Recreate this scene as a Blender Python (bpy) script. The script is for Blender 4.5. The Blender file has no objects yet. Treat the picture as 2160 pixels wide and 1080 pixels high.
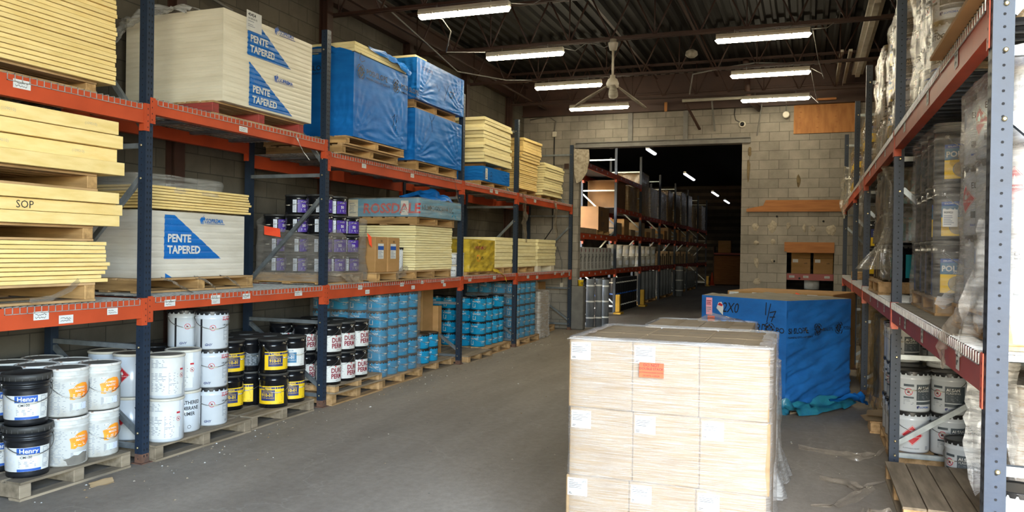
import bpy, math, random
from mathutils import Vector, noise
R = random.Random(7)
SC = bpy.context.scene
COL = SC.collection
PI = math.pi

# ---------------------------------------------------------------- materials
def lin(h):
    h = h.lstrip('#')
    c = [int(h[i:i + 2], 16) / 255 for i in (0, 2, 4)]
    return tuple(x / 12.92 if x <= .04045 else ((x + .055) / 1.055) ** 2.4 for x in c) + (1,)

MATS = {}
def nt(name):
    m = bpy.data.materials.new(name); m.use_nodes = True
    t = m.node_tree; t.nodes.clear()
    out = t.nodes.new('ShaderNodeOutputMaterial')
    return m, t, out

def node(t, kind, **kw):
    n = t.nodes.new(kind)
    for k, v in kw.items():
        if k.startswith('i_'):
            n.inputs[k[2:].replace('_', ' ')].default_value = v
        else:
            setattr(n, k, v)
    return n

def ramp(t, fac, a, b, p0=.3, p1=.7):
    r = node(t, 'ShaderNodeValToRGB')
    r.color_ramp.elements[0].position = p0; r.color_ramp.elements[0].color = a
    r.color_ramp.elements[1].position = p1; r.color_ramp.elements[1].color = b
    t.links.new(fac, r.inputs[0])
    return r.outputs[0]

def mat(name, c1, c2=None, rough=.6, scale=6., stretch=(1, 1, 1), metal=0., bump=0., bscale=None, detail=5., coat=0., spec=.5, p=(.35, .7), rnd=0.):
    """painted / woven / wooden surface: two tones mixed by noise in the thing's own coordinates"""
    if name in MATS: return MATS[name]
    m, t, out = nt(name)
    b = node(t, 'ShaderNodeBsdfPrincipled')
    b.inputs['Roughness'].default_value = rough; b.inputs['Metallic'].default_value = metal
    b.inputs['Coat Weight'].default_value = coat; b.inputs['Specular IOR Level'].default_value = spec
    L = t.links
    L.new(b.outputs[0], out.inputs[0])
    a = lin(c1); bb = lin(c2 or c1)
    tc = node(t, 'ShaderNodeTexCoord')
    mp = node(t, 'ShaderNodeMapping'); mp.inputs['Scale'].default_value = stretch
    L.new(tc.outputs['Object'], mp.inputs[0])
    vec = mp.outputs[0]
    if rnd:
        oi = node(t, 'ShaderNodeObjectInfo')
        ad = node(t, 'ShaderNodeVectorMath', operation='MULTIPLY_ADD')
        ad.inputs[1].default_value = (1, 1, 1)
        mu = node(t, 'ShaderNodeMath', operation='MULTIPLY'); mu.inputs[1].default_value = 37.
        L.new(oi.outputs['Random'], mu.inputs[0]); L.new(vec, ad.inputs[0]); L.new(mu.outputs[0], ad.inputs[2])
        vec = ad.outputs[0]
    nz = node(t, 'ShaderNodeTexNoise'); nz.inputs['Scale'].default_value = scale; nz.inputs['Detail'].default_value = detail
    L.new(vec, nz.inputs['Vector'])
    col = ramp(t, nz.outputs['Fac'], a, bb, *p)
    if rnd:
        hs = node(t, 'ShaderNodeHueSaturation')
        mr = node(t, 'ShaderNodeMapRange'); mr.inputs['To Min'].default_value = 1 - rnd; mr.inputs['To Max'].default_value = 1 + rnd
        L.new(oi.outputs['Random'], mr.inputs[0]); L.new(mr.outputs[0], hs.inputs['Value']); L.new(col, hs.inputs['Color'])
        col = hs.outputs[0]
    L.new(col, b.inputs['Base Color'])
    if bump:
        n2 = node(t, 'ShaderNodeTexNoise'); n2.inputs['Scale'].default_value = bscale or scale * 4; n2.inputs['Detail'].default_value = 4
        L.new(mp.outputs[0], n2.inputs['Vector'])
        bp = node(t, 'ShaderNodeBump'); bp.inputs['Strength'].default_value = bump; bp.inputs['Distance'].default_value = .02
        L.new(n2.outputs['Fac'], bp.inputs['Height']); L.new(bp.outputs[0], b.inputs['Normal'])
    MATS[name] = m
    return m

def film(name, tint, lo, hi, stretch=(1, 1, 14), scale=3., rough=.18):
    """stretch film: see-through with milky streaks where it is pulled tight"""
    m, t, out = nt(name); L = t.links
    tc = node(t, 'ShaderNodeTexCoord'); mp = node(t, 'ShaderNodeMapping'); mp.inputs['Scale'].default_value = stretch
    mp.inputs['Rotation'].default_value = (.06, .05, 0)
    L.new(tc.outputs['Object'], mp.inputs[0])
    nz = node(t, 'ShaderNodeTexNoise'); nz.inputs['Scale'].default_value = scale; nz.inputs['Detail'].default_value = 8; nz.inputs['Roughness'].default_value = .7
    L.new(mp.outputs[0], nz.inputs[0])
    mr = node(t, 'ShaderNodeMapRange'); mr.inputs['From Min'].default_value = .35; mr.inputs['From Max'].default_value = .68
    mr.inputs['To Min'].default_value = lo; mr.inputs['To Max'].default_value = hi
    L.new(nz.outputs['Fac'], mr.inputs[0])
    b = node(t, 'ShaderNodeBsdfPrincipled'); b.inputs['Base Color'].default_value = lin(tint); b.inputs['Roughness'].default_value = rough
    b.inputs['Specular IOR Level'].default_value = .8
    bp = node(t, 'ShaderNodeBump'); bp.inputs['Strength'].default_value = .35; bp.inputs['Distance'].default_value = .01
    L.new(nz.outputs['Fac'], bp.inputs['Height']); L.new(bp.outputs[0], b.inputs['Normal'])
    tr = node(t, 'ShaderNodeBsdfTransparent')
    mx = node(t, 'ShaderNodeMixShader')
    L.new(mr.outputs[0], mx.inputs[0]); L.new(tr.outputs[0], mx.inputs[1]); L.new(b.outputs[0], mx.inputs[2]); L.new(mx.outputs[0], out.inputs[0])
    MATS[name] = m
    return m

def emit(name, col, s):
    m, t, out = nt(name)
    e = node(t, 'ShaderNodeEmission'); e.inputs[0].default_value = lin(col); e.inputs[1].default_value = s
    t.links.new(e.outputs[0], out.inputs[0]); MATS[name] = m
    return m

def blocks(name, axis, c1, c2, mortar, dirt):
    """concrete block wall: 400 x 200 units laid in running bond"""
    m, t, out = nt(name); L = t.links
    tc = node(t, 'ShaderNodeTexCoord'); sx = node(t, 'ShaderNodeSeparateXYZ'); cx = node(t, 'ShaderNodeCombineXYZ')
    L.new(tc.outputs['Object'], sx.inputs[0]); L.new(sx.outputs[axis], cx.inputs[0]); L.new(sx.outputs[2], cx.inputs[1])
    bk = node(t, 'ShaderNodeTexBrick'); bk.inputs['Scale'].default_value = 1; bk.inputs['Brick Width'].default_value = .4
    bk.inputs['Row Height'].default_value = .2; bk.inputs['Mortar Size'].default_value = .006; bk.inputs['Mortar Smooth'].default_value = .3
    bk.inputs['Color1'].default_value = lin(c1); bk.inputs['Color2'].default_value = lin(c2); bk.inputs['Mortar'].default_value = lin(mortar)
    L.new(cx.outputs[0], bk.inputs[0])
    nz = node(t, 'ShaderNodeTexNoise'); nz.inputs['Scale'].default_value = 1.6; nz.inputs['Detail'].default_value = 8; nz.inputs['Roughness'].default_value = .65
    L.new(tc.outputs['Object'], nz.inputs[0])
    mx = node(t, 'ShaderNodeMix', data_type='RGBA', blend_type='MULTIPLY')
    mx.inputs[0].default_value = .45
    L.new(bk.outputs[0], mx.inputs[6]); L.new(ramp(t, nz.outputs[0], lin(dirt), (1, 1, 1, 1), .32, .62), mx.inputs[7])
    b = node(t, 'ShaderNodeBsdfPrincipled'); b.inputs['Roughness'].default_value = .9
    L.new(mx.outputs[2], b.inputs['Base Color'])
    bp = node(t, 'ShaderNodeBump'); bp.inputs['Strength'].default_value = .6; bp.inputs['Distance'].default_value = .012; bp.invert = True
    L.new(bk.outputs['Fac'], bp.inputs['Height']); L.new(bp.outputs[0], b.inputs['Normal']); L.new(b.outputs[0], out.inputs[0])
    MATS[name] = m
    return m

M = {}
def defm():
    g = M
    g['orange'] = mat('orange beam paint', '#B84A29', '#A24023', .5, 3, spec=.3, bump=.05)
    g['red'] = mat('dusty red beam paint', '#A23F35', '#8E3A34', .5, 3)
    g['navy'] = mat('navy upright paint', '#222E3E', '#1d2735', .5, 8, spec=.35, bump=.05)
    g['rust'] = mat('rusty steel', '#6b4a38', '#4a3a34', .8, 20)
    g['hole'] = mat('punched hole dark', '#0c0e12', rough=.9)
    g['galv'] = mat('galvanised steel', '#8d9498', '#73797d', .4, 12, metal=.6)
    g['wire'] = mat('wire deck zinc', '#B4B2AC', '#8f8d88', .45, 20, metal=.3)
    g['bolt'] = mat('zinc bolt', '#b9ab86', rough=.3, metal=.8)
    g['wood'] = mat('pallet pine', '#B8956A', '#86683F', .8, 3, (6, .8, 6), bump=.1, rnd=.18)
    g['woodg'] = mat('weathered pallet wood', '#90816C', '#6A5D4B', .85, 3, (6, .8, 6), bump=.12, rnd=.15)
    g['woodx'] = mat('pallet stringer wood', '#B8925E', '#7E5E38', .8, 3, (.8, 6, 6), bump=.1, rnd=.2)
    g['woodred'] = mat('red painted pallet wood', '#9A3A34', '#7a3a30', .8, 4, (.8, 6, 6))
    g['foam'] = mat('yellow foam board', '#E8CD8C', '#DCBD76', .85, 5, (1, 1, 5), bump=.12, bscale=60, rnd=.05)
    g['foamp'] = mat('pale foam board', '#EADFAF', '#DECF98', .85, 5, (1, 1, 5), bump=.12, bscale=60, rnd=.05)
    g['foamg'] = mat('foam facer grey', '#b5a98d', '#a39679', .9, 5)
    g['kraft'] = mat('kraft cardboard', '#A67D4E', '#94703F', .8, 2, (1, 1, 4), rnd=.08)
    g['kraftb'] = mat('brown cardboard', '#7A5833', '#6a4b2a', .8, 3)
    g['kraftd'] = mat('dusty kraft cardboard', '#A08A6E', '#8A7558', .85, 4, rnd=.06)
    g['kraftl'] = mat('light kraft cardboard', '#8C7657', '#7B6446', .8, 3, (1, 1, 6))
    g['white'] = mat('white label paper', '#CECECA', '#c2c2be', .6, 8)
    g['pale'] = mat('pale blue label paper', '#C9CFDA', '#BEC6D4', .6, 8)
    g['ink'] = mat('black ink', '#15161a', rough=.6)
    g['grey'] = mat('grey print', '#8b9098', rough=.7)
    g['dgrey'] = mat('dark grey print', '#3f484f', '#454e55', .6)
    g['redink'] = mat('red print', '#B3202C', rough=.5)
    g['maroon'] = mat('maroon print', '#7E1A2C', rough=.5)
    g['blueink'] = mat('blue print', '#1F4FA0', '#24549f', .5)
    g['pblue'] = mat('bright blue print', '#1668B4', '#1461a8', .4)
    g['navyink'] = mat('navy print', '#232E62', rough=.5)
    g['yellow'] = mat('yellow print', '#E8C21C', '#DDB416', .5, 6)
    g['orangeink'] = mat('orange print', '#F09A2A', '#E2641F', .5, 10)
    g['purple'] = mat('purple print', '#4A2E94', '#3E2684', .5, 6)
    g['teal'] = mat('teal print', '#2A8C94', '#22777f', .5, 6)
    g['tacblue'] = mat('teal blue print', '#1F6A92', '#1b5f86', .5, 6)
    g['black'] = mat('glossy black pail', '#0E0F12', '#16171a', .22, 6, coat=.3)
    g['blackp'] = mat('black plastic pail', '#131417', '#1e1f22', .38, 8, bump=.03)
    g['lidblack'] = mat('dusty black lid', '#3a3936', '#1b1b1c', .55, 5)
    g['liddust'] = mat('dusty grey lid', '#7a746a', '#55514b', .8, 6)
    g['crimp'] = mat('black crimped lid', '#121316', '#2a2a2a', .35, 6)
    g['wpail'] = mat('white pail enamel', '#C4C9CE', '#B9BFC6', .25, 4, coat=.2)
    g['wpaild'] = mat('scuffed white pail', '#C6C6C2', '#ABA79F', .35, 9, p=(.5, .75))
    g['aqua'] = mat('aqua pail enamel', '#1593C2', '#1287B4', .28, 4, coat=.2)
    g['rustlid'] = mat('rust spotted lid edge', '#CFCBC4', '#7d5a42', .6, 30, p=(.55, .7))
    g['bail'] = mat('bail wire', '#9a9a98', rough=.3, metal=.9)
    g['pewrap'] = mat('printed white pack wrap', '#DDD5C0', '#D0C7B0', .4, 2, (1, 1, 6), bump=.15, bscale=14)
    g['pewrapg'] = mat('greyish white pack wrap', '#CFC9BD', '#BDB6A8', .38, 2, (1, 1, 6), bump=.2, bscale=10)
    g['bluewrap'] = mat('blue pack film', '#1B6CBB', '#175CA6', .36, 2.5, (1, 1, 3), bump=.05, bscale=8, spec=.14)
    g['blued'] = mat('blue floor pack film', '#2167B0', '#1C5594', .4, 3, (1, 1, 2), bump=.3, bscale=9)
    g['dust'] = mat('dust covered film top', '#8d8474', '#7a7364', .8, 5)
    g['tealwrap'] = mat('teal ragged film', '#2A7F8E', '#215f86', .35, 5, bump=.4, bscale=14)
    g['yelwrap'] = mat('dirty yellow pack film', '#CDAF3A', '#9B8632', .3, 4, (1, 1, 3), bump=.4, bscale=9)
    g['blackframe'] = mat('dark brown roof steel', '#3F271D', '#331f17', .6, 4)
    g['deckm'] = mat('roof deck steel', '#1c1915', '#15130f', .7, 3, (1, .3, 1), spec=.2)
    g['bwhite'] = mat('off white enamel', '#C8C2B4', '#b3ac9c', .45, 6)
    g['fanm'] = mat('dirty fan blade', '#A9A294', '#7a7266', .6, 14)
    g['osb'] = mat('plywood', '#A8713C', '#8F5C2C', .75, 4, (3, 1, .8), bump=.1)
    g['plank'] = mat('orange stained plank', '#9A6230', '#84501F', .7, 4, (.6, 2, 6), bump=.1)
    g['stain'] = mat('brown glue stain', '#6E5F44', '#574a34', .9, 14)
    g['plaster'] = mat('pale plaster', '#A59B8A', '#7d7363', .9, 20, bump=.3)
    g['steelgrey'] = mat('grey painted steel', '#6c6a66', '#5c5a57', .6, 6)
    g['safety'] = mat('safety yellow paint', '#D2A41A', '#b88d14', .5, 6)
    g['coneo'] = mat('cone orange', '#C2431C', rough=.5)
    g['rollg'] = mat('grey membrane roll', '#787C82', '#5f6369', .5, 3, (4, 4, 1))
    g['rollb'] = mat('black membrane roll', '#15161a', '#222327', .35, 3)
    g['pink'] = mat('pink paper', '#E59CA8', rough=.7)
    g['flred'] = mat('fluorescent red sticker', '#F0552F', '#E8482A', .6, 8)
    g['lime'] = mat('lime sticker', '#C4E02A', rough=.6)
    g['chalk'] = mat('pale blue foam', '#4F93B4', '#3f7f9f', .5, 5)
    g['filmc'] = film('clear stretch film', '#C9C6BE', .05, .42)
    g['filmg'] = film('milky stretch film', '#D6D5D3', .2, .74, (1, 1, 9), 4)
    g['filmd'] = film('dusty stretch film', '#8A8272', .3, .8, (1, 1, 4), 3)
    g['filmb'] = film('glint tinted stretch film', '#B89A66', .14, .55, (1.5, 1.5, 5), 4, .2)  # gold-brown glints of the glossy film are put into this warm tint
    g['filmk'] = film('smoky stretch film', '#98938d', .07, .38, (1, 1, 10), 3)
    g['filmw'] = film('carton stretch film', '#B0ADA9', .05, .58, (1.6, 1.6, 64), 3.4, .3)
    g['filmp'] = film('grey torn film', '#8f8982', .22, .62, (1, 1, 8), 4)
    g['films'] = film('loose plastic scrap', '#857a6c', .25, .65, (3, 3, 3), 3)
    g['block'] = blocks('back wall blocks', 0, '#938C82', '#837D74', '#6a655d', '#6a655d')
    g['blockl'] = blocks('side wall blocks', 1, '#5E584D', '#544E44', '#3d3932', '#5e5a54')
    g['tube'] = emit('fluorescent lens', '#FFF3D2', 19.)
    g['tubec'] = emit('cool fluorescent lens', '#EAF2FF', 1.4)
defm()

def floor_mat():
    m, t, out = nt('dusty concrete floor'); L = t.links
    tc = node(t, 'ShaderNodeTexCoord')
    def nz(sc, st=(1, 1, 1), d=6, ro=.6, rot=0):
        mp = node(t, 'ShaderNodeMapping'); mp.inputs['Scale'].default_value = st; mp.inputs['Rotation'].default_value = (0, 0, rot)
        L.new(tc.outputs['Object'], mp.inputs[0])
        n = node(t, 'ShaderNodeTexNoise'); n.inputs['Scale'].default_value = sc; n.inputs['Detail'].default_value = d; n.inputs['Roughness'].default_value = ro
        L.new(mp.outputs[0], n.inputs[0]); return n.outputs[0]
    base = ramp(t, nz(.7, (1.6, .35, 1), 8, .65, -.25), lin('#7E766C'), lin('#9A9185'), .35, .65)
    mx = node(t, 'ShaderNodeMix', data_type='RGBA', blend_type='MULTIPLY'); mx.inputs[0].default_value = .55
    L.new(base, mx.inputs[6]); L.new(ramp(t, nz(14, d=9, ro=.75), (.6, .58, .55, 1), (1.05, 1.04, 1.02, 1), .3, .6), mx.inputs[7])
    vo = node(t, 'ShaderNodeTexVoronoi', feature='DISTANCE_TO_EDGE'); vo.inputs['Scale'].default_value = .55
    wv = node(t, 'ShaderNodeVectorMath', operation='ADD')
    w = node(t, 'ShaderNodeTexNoise'); w.inputs['Scale'].default_value = 2.2; w.inputs['Detail'].default_value = 6
    L.new(tc.outputs['Object'], w.inputs[0]); L.new(tc.outputs['Object'], wv.inputs[0]); L.new(w.outputs['Color'], wv.inputs[1]); L.new(wv.outputs[0], vo.inputs[0])
    m2 = node(t, 'ShaderNodeMix', data_type='RGBA', blend_type='MIX')
    L.new(ramp(t, vo.outputs[0], (.45, .45, .45, 1), (0, 0, 0, 1), .0, .006), m2.inputs[0]); L.new(mx.outputs[2], m2.inputs[6]); m2.inputs[7].default_value = lin('#A59D90')
    b = node(t, 'ShaderNodeBsdfPrincipled'); b.inputs['Roughness'].default_value = .62; b.inputs['Specular IOR Level'].default_value = .35
    L.new(m2.outputs[2], b.inputs['Base Color'])
    bp = node(t, 'ShaderNodeBump'); bp.inputs['Strength'].default_value = .25; bp.inputs['Distance'].default_value = .01
    L.new(nz(30, d=8), bp.inputs['Height']); L.new(bp.outputs[0], b.inputs['Normal']); L.new(b.outputs[0], out.inputs[0])
    return m
M['floor'] = floor_mat()

# ---------------------------------------------------------------- mesh helpers
class MB:
    def __init__(s):
        s.v = []; s.f = []; s.mi = []; s.sm = []; s.mats = []
    def mid(s, m):
        m = M[m] if isinstance(m, str) else m
        if m not in s.mats: s.mats.append(m)
        return s.mats.index(m)
    def add(s, vs, fs, m, smooth=False):
        o = len(s.v); k = s.mid(m)
        s.v += [tuple(p) for p in vs]
        for f in fs:
            s.f.append([i + o for i in f]); s.mi.append(k); s.sm.append(smooth)
        return s
    def box(s, x0, x1, y0, y1, z0, z1, m):
        vs = [(x, y, z) for z in (z0, z1) for y in (y0, y1) for x in (x0, x1)]
        return s.add(vs, [(0, 2, 3, 1), (4, 5, 7, 6), (0, 1, 5, 4), (2, 6, 7, 3), (0, 4, 6, 2), (1, 3, 7, 5)], m)
    def cbox(s, x0, x1, y0, y1, z0, z1, m, c=.01):
        """box with chamfered edges (all twelve)"""
        vs = []; q = {}
        X = (x0, x1); Y = (y0, y1); Z = (z0, z1)
        for i in (0, 1):
            for j in (0, 1):
                for k in (0, 1):
                    dx = c if i == 0 else -c; dy = c if j == 0 else -c; dz = c if k == 0 else -c
                    q[i, j, k, 'x'] = len(vs); vs.append((X[i], Y[j] + dy, Z[k] + dz))
                    q[i, j, k, 'y'] = len(vs); vs.append((X[i] + dx, Y[j], Z[k] + dz))
                    q[i, j, k, 'z'] = len(vs); vs.append((X[i] + dx, Y[j] + dy, Z[k]))
        fs = []
        for i in (0, 1):
            a = [(0, 0), (1, 0), (1, 1), (0, 1)]
            if i == 0: a = a[::-1]
            fs.append([q[i, j, k, 'x'] for j, k in a])
            fs.append([q[j, i, k, 'y'] for j, k in a[::-1]])
            fs.append([q[j, k, i, 'z'] for j, k in a])
        for a in (0, 1):
            for b in (0, 1):
                fs.append([q[a, b, 0, 'x'], q[a, b, 1, 'x'], q[a, b, 1, 'y'], q[a, b, 0, 'y']])
                fs.append([q[a, 0, b, 'x'], q[a, 1, b, 'x'], q[a, 1, b, 'z'], q[a, 0, b, 'z']])
                fs.append([q[0, a, b, 'y'], q[1, a, b, 'y'], q[1, a, b, 'z'], q[0, a, b, 'z']])
                for k in (0, 1):
                    fs.append([q[a, b, k, 'x'], q[a, b, k, 'y'], q[a, b, k, 'z']])
        return s.add(vs, fs, m)
    def bar(s, p0, p1, w, h, m, up=(0, 0, 1)):
        p0 = Vector(p0); p1 = Vector(p1); d = (p1 - p0).normalized(); u = Vector(up)
        if abs(d.dot(u)) > .99: u = Vector((0, 1, 0))
        r = d.cross(u).normalized(); u = r.cross(d).normalized()
        vs = [p + r * a * w / 2 + u * b * h / 2 for p in (p0, p1) for a, b in ((-1, -1), (1, -1), (1, 1), (-1, 1))]
        return s.add(vs, [(0, 1, 2, 3), (7, 6, 5, 4), (0, 4, 5, 1), (1, 5, 6, 2), (2, 6, 7, 3), (3, 7, 4, 0)], m)
    def tube(s, pts, r, m, n=6, close=False):
        pts = [Vector(p) for p in pts]; vs = []; k = len(pts)
        u = None
        for i, p in enumerate(pts):
            d = (pts[min(i + 1, k - 1)] - pts[max(i - 1, 0)]).normalized()
            if u is None:
                u = d.cross(Vector((0, 0, 1)))
                if u.length < .1: u = d.cross(Vector((1, 0, 0)))
            u = (u - d * u.dot(d)).normalized(); w = d.cross(u)
            rr = r[i] if isinstance(r, (list, tuple)) else r
            vs += [p + (u * math.cos(2 * PI * j / n) + w * math.sin(2 * PI * j / n)) * rr for j in range(n)]
        fs = [(i * n + j, i * n + (j + 1) % n, (i + 1) * n + (j + 1) % n, (i + 1) * n + j) for i in range(k - 1) for j in range(n)]
        fs += [tuple(range(n))[::-1], tuple(range((k - 1) * n, k * n))]
        return s.add(vs, fs, m, True)
    def lathe(s, prof, m, n=28, c=(0, 0), smooth=True, caps=True):
        """prof: (radius, z) from bottom to top; sharp where the profile repeats a point"""
        vs = []; fs = []
        for r, z in prof:
            vs += [(c[0] + r * math.cos(2 * PI * j / n), c[1] + r * math.sin(2 * PI * j / n), z) for j in range(n)]
        for i in range(len(prof) - 1):
            if prof[i] == prof[i + 1]: continue
            fs += [(i * n + j, i * n + (j + 1) % n, (i + 1) * n + (j + 1) % n, (i + 1) * n + j) for j in range(n)]
        s.add(vs, fs, m, smooth)
        if caps:
            o = len(s.v) - len(vs)
            k = s.mid(m)
            s.f.append([o + j for j in range(n)][::-1]); s.mi.append(k); s.sm.append(False)
            s.f.append([o + (len(prof) - 1) * n + j for j in range(n)]); s.mi.append(k); s.sm.append(False)
        return s
    # ---- print on a surface: mp(a, b, eps) -> point
    def patch(s, mp, a0, a1, b0, b1, m, eps=.001, na=1, nb=1):
        vs = [mp(a0 + (a1 - a0) * i / na, b0 + (b1 - b0) * j / nb, eps) for j in range(nb + 1) for i in range(na + 1)]
        fs = [(j * (na + 1) + i, j * (na + 1) + i + 1, (j + 1) * (na + 1) + i + 1, (j + 1) * (na + 1) + i) for j in range(nb) for i in range(na)]
        return s.add(vs, fs, m, na > 1)
    def poly(s, mp, pts, m, eps=.0015):
        big = max(max(p[0] for p in pts) - min(p[0] for p in pts), max(p[1] for p in pts) - min(p[1] for p in pts))
        if getattr(mp, 'curved', False) and big > .022:
            # follow the curve: fan of triangles from the middle, each split until small
            k = min(10, int(big / .022) + 1)
            cx, cy = sum(p[0] for p in pts) / len(pts), sum(p[1] for p in pts) / len(pts); vs = []; fs = []
            for i in range(len(pts)):
                A, B = pts[i], pts[(i + 1) % len(pts)]; o = len(vs); ix = {}
                for u in range(k + 1):
                    for v in range(k + 1 - u):
                        ix[u, v] = len(vs)
                        vs.append(mp(cx + (A[0] - cx) * u / k + (B[0] - cx) * v / k, cy + (A[1] - cy) * u / k + (B[1] - cy) * v / k, eps))
                for u in range(k):
                    for v in range(k - u):
                        fs.append((ix[u, v], ix[u + 1, v], ix[u, v + 1]))
                        if u + v < k - 1: fs.append((ix[u + 1, v], ix[u + 1, v + 1], ix[u, v + 1]))
            return s.add(vs, fs, m)
        return s.add([mp(a, b, eps) for a, b in pts], [tuple(range(len(pts)))], m)
    def stroke(s, mp, pts, w, m, eps=.002):
        for (a, b), (c, d) in zip(pts[:-1], pts[1:]):
            l = math.hypot(c - a, d - b) or 1; nx, ny = -(d - b) / l * w / 2, (c - a) / l * w / 2
            ex, ey = (c - a) / l * w * .3, (d - b) / l * w * .3
            s.poly(mp, [(a - nx - ex, b - ny - ey), (c - nx + ex, d - ny + ey), (c + nx + ex, d + ny + ey), (a + nx - ex, b + ny - ey)], m, eps)
        return s
    def ring(s, mp, a, b, r, w, m, eps=.002, n=20):
        p = [(a + r * math.cos(2 * PI * i / n), b + r * math.sin(2 * PI * i / n)) for i in range(n + 1)]
        return s.stroke(mp, p, w, m, eps)
    def text(s, mp, txt, size, a, b, m, eps=.002, align='L', bold=0, sx=1., shear=0.):
        vs, fs, w = glyphs(txt, bold)
        o = a - (w * size * sx / 2 if align == 'C' else w * size * sx if align == 'R' else 0)
        return s.add([mp(o + (x + shear * y) * size * sx, b + y * size, eps) for x, y in vs], fs, m)
    def lines(s, mp, a0, a1, b0, b1, n, m='grey', eps=.002, t=.45, rg=None):
        rg = rg or R; h = (b1 - b0) / n
        for i in range(n):
            e = a0 + (a1 - a0) * rg.uniform(.55, 1); z = b1 - h * (i + .5)
            k = max(1, int(abs(e - a0) / .04))
            s.patch(mp, a0, e, z - h * t / 2, z + h * t / 2, m, eps, k, 1)
        return s
    def build(s, name, parent=None, loc=None, me=None):
        me = bpy.data.meshes.new(name)
        me.from_pydata(s.v, [], s.f)
        for m in s.mats: me.materials.append(m)
        me.polygons.foreach_set('material_index', s.mi); me.polygons.foreach_set('use_smooth', s.sm)
        me.update()
        o = bpy.data.objects.new(name, me); COL.objects.link(o)
        if parent: o.parent = parent
        if loc: o.location = loc
        return o

_G = {}
def glyphs(txt, bold=0):
    k = (txt, bold)
    if k not in _G:
        c = bpy.data.curves.new('lettering', 'FONT'); c.body = txt; c.size = 1; c.resolution_u = 2; c.offset = bold; c.fill_mode = 'FRONT'
        c.space_line = 1.0
        o = bpy.data.objects.new('lettering', c); COL.objects.link(o)
        dg = bpy.context.evaluated_depsgraph_get(); dg.update()
        me = bpy.data.meshes.new_from_object(o.evaluated_get(dg))
        vs = [(v.co.x, v.co.y) for v in me.vertices]; fs = [tuple(p.vertices) for p in me.polygons]
        # keep every face turned to +z
        fs = [f if sum(vs[f[i]][0] * vs[f[(i + 1) % len(f)]][1] - vs[f[(i + 1) % len(f)]][0] * vs[f[i]][1] for i in range(len(f))) > 0 else f[::-1] for f in fs]
        w = max([v[0] for v in vs] or [0])
        bpy.data.objects.remove(o); bpy.data.curves.remove(c); bpy.data.meshes.remove(me)
        _G[k] = (vs, fs, w)
    return _G[k]

def plane(o, u, v):
    o = Vector(o); u = Vector(u).normalized(); v = Vector(v).normalized(); n = u.cross(v)
    return lambda a, b, e: o + u * a + v * b + n * e
def PX(x, y0=0, z0=0): return plane((x, y0, z0), (0, 1, 0), (0, 0, 1))      # faces +X, read from the aisle of the left rack
def PXm(x, y0=0, z0=0): return plane((x, y0, z0), (0, -1, 0), (0, 0, 1))    # faces -X
def PY(y, x0=0, z0=0): return plane((x0, y, z0), (1, 0, 0), (0, 0, 1))      # faces -Y
def PZ(z, x0=0, y0=0): return plane((x0, y0, z), (1, 0, 0), (0, 1, 0))
def cyl(r, a0=0., c=(0, 0), taper=0.):
    """unrolled pail wall; a runs counter-clockwise in metres, a = 0 at angle a0"""
    def f(a, b, e):
        rr = r + taper * b + e; t = a0 + a / r
        return Vector((c[0] + rr * math.cos(t), c[1] + rr * math.sin(t), b))
    f.curved = True
    return f

ORD = ['bottom', 'second', 'third', 'fourth', 'fifth', 'sixth', 'seventh', 'eighth', 'ninth', 'tenth', 'eleventh', 'twelfth', '13th', '14th', '15th', '16th', '17th', '18th', '19th', '20th', '21st', '22nd', '23rd', '24th', '25th', '26th', '27th', '28th', '29th', '30th']
def ordn(i): return 'first' if i == 0 else ORD[i]

def tagd(o, label, cat, group=None, kind=None):
    o['label'] = label; o['category'] = cat
    if group: o['group'] = group
    if kind: o['kind'] = kind
    return o
def thing(name, label, cat, loc=(0, 0, 0), rz=0., group=None):
    o = bpy.data.objects.new(name, None); COL.objects.link(o); o.empty_display_size = .1
    o.location = loc; o.rotation_euler = (0, 0, rz)
    return tagd(o, label, cat, group)
def dup(root, loc, rz, label, group=None):
    r = root.copy(); COL.objects.link(r); r.location = loc; r.rotation_euler = (0, 0, rz); r['label'] = label
    if group: r['group'] = group
    for ch in root.children:
        c = ch.copy(); COL.objects.link(c); c.parent = r
        for g in ch.children:
            d = g.copy(); COL.objects.link(d); d.parent = c
    return r
def struct(o, label=None, cat=None):
    o['kind'] = 'structure'
    if label: o['label'] = label
    if cat: o['category'] = cat
    return o
def fbm(x, y, z=0.): return noise.fractal(Vector((x, y, z)), .7, 2., 4)
SKY_S = 1.7; SUN_S = 2.; EXPO = 1.75
# ================================================================ the building
WY = 17.69                       # face of the back wall
XW = -6.35                       # face of the left wall
XR = 2.05                        # face of the right wall
def bx(name, x0, x1, y0, y1, z0, z1, m, parent=None):
    return MB().box(x0, x1, y0, y1, z0, z1, m).build(name, parent)

struct(bx('floor', -12, 14, -12, 50, -.2, 0, 'floor'))
mb = MB()
OX0, OX1, OZ = -4.98, -1.355, 4.18          # loading opening
SX0, SX1, SZ0, SZ1 = -.41, .52, .3, 2.05    # small hatch
for a in ((XW, OX0, 0, 5.9), (OX0, OX1, OZ, 5.9), (OX1, SX0, 0, 5.9), (SX0, SX1, 0, SZ0), (SX0, SX1, SZ1, 5.9), (SX1, XR + .2, 0, 5.9)):
    mb.box(a[0], a[1], WY, WY + .2, a[2], a[3], 'block')
wall_back = struct(mb.build('wall_back'))
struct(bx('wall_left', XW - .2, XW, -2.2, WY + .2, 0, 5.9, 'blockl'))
struct(MB().box(XR, XR + .2, 1.7, WY, 0, 5.9, 'blockl').box(XR, XR + .2, -2.0, 1.7, 5.2, 5.9, 'blockl').build('wall_right'))  # unseen near end left open, sized for the daylight it lets in
mb = MB()
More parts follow.
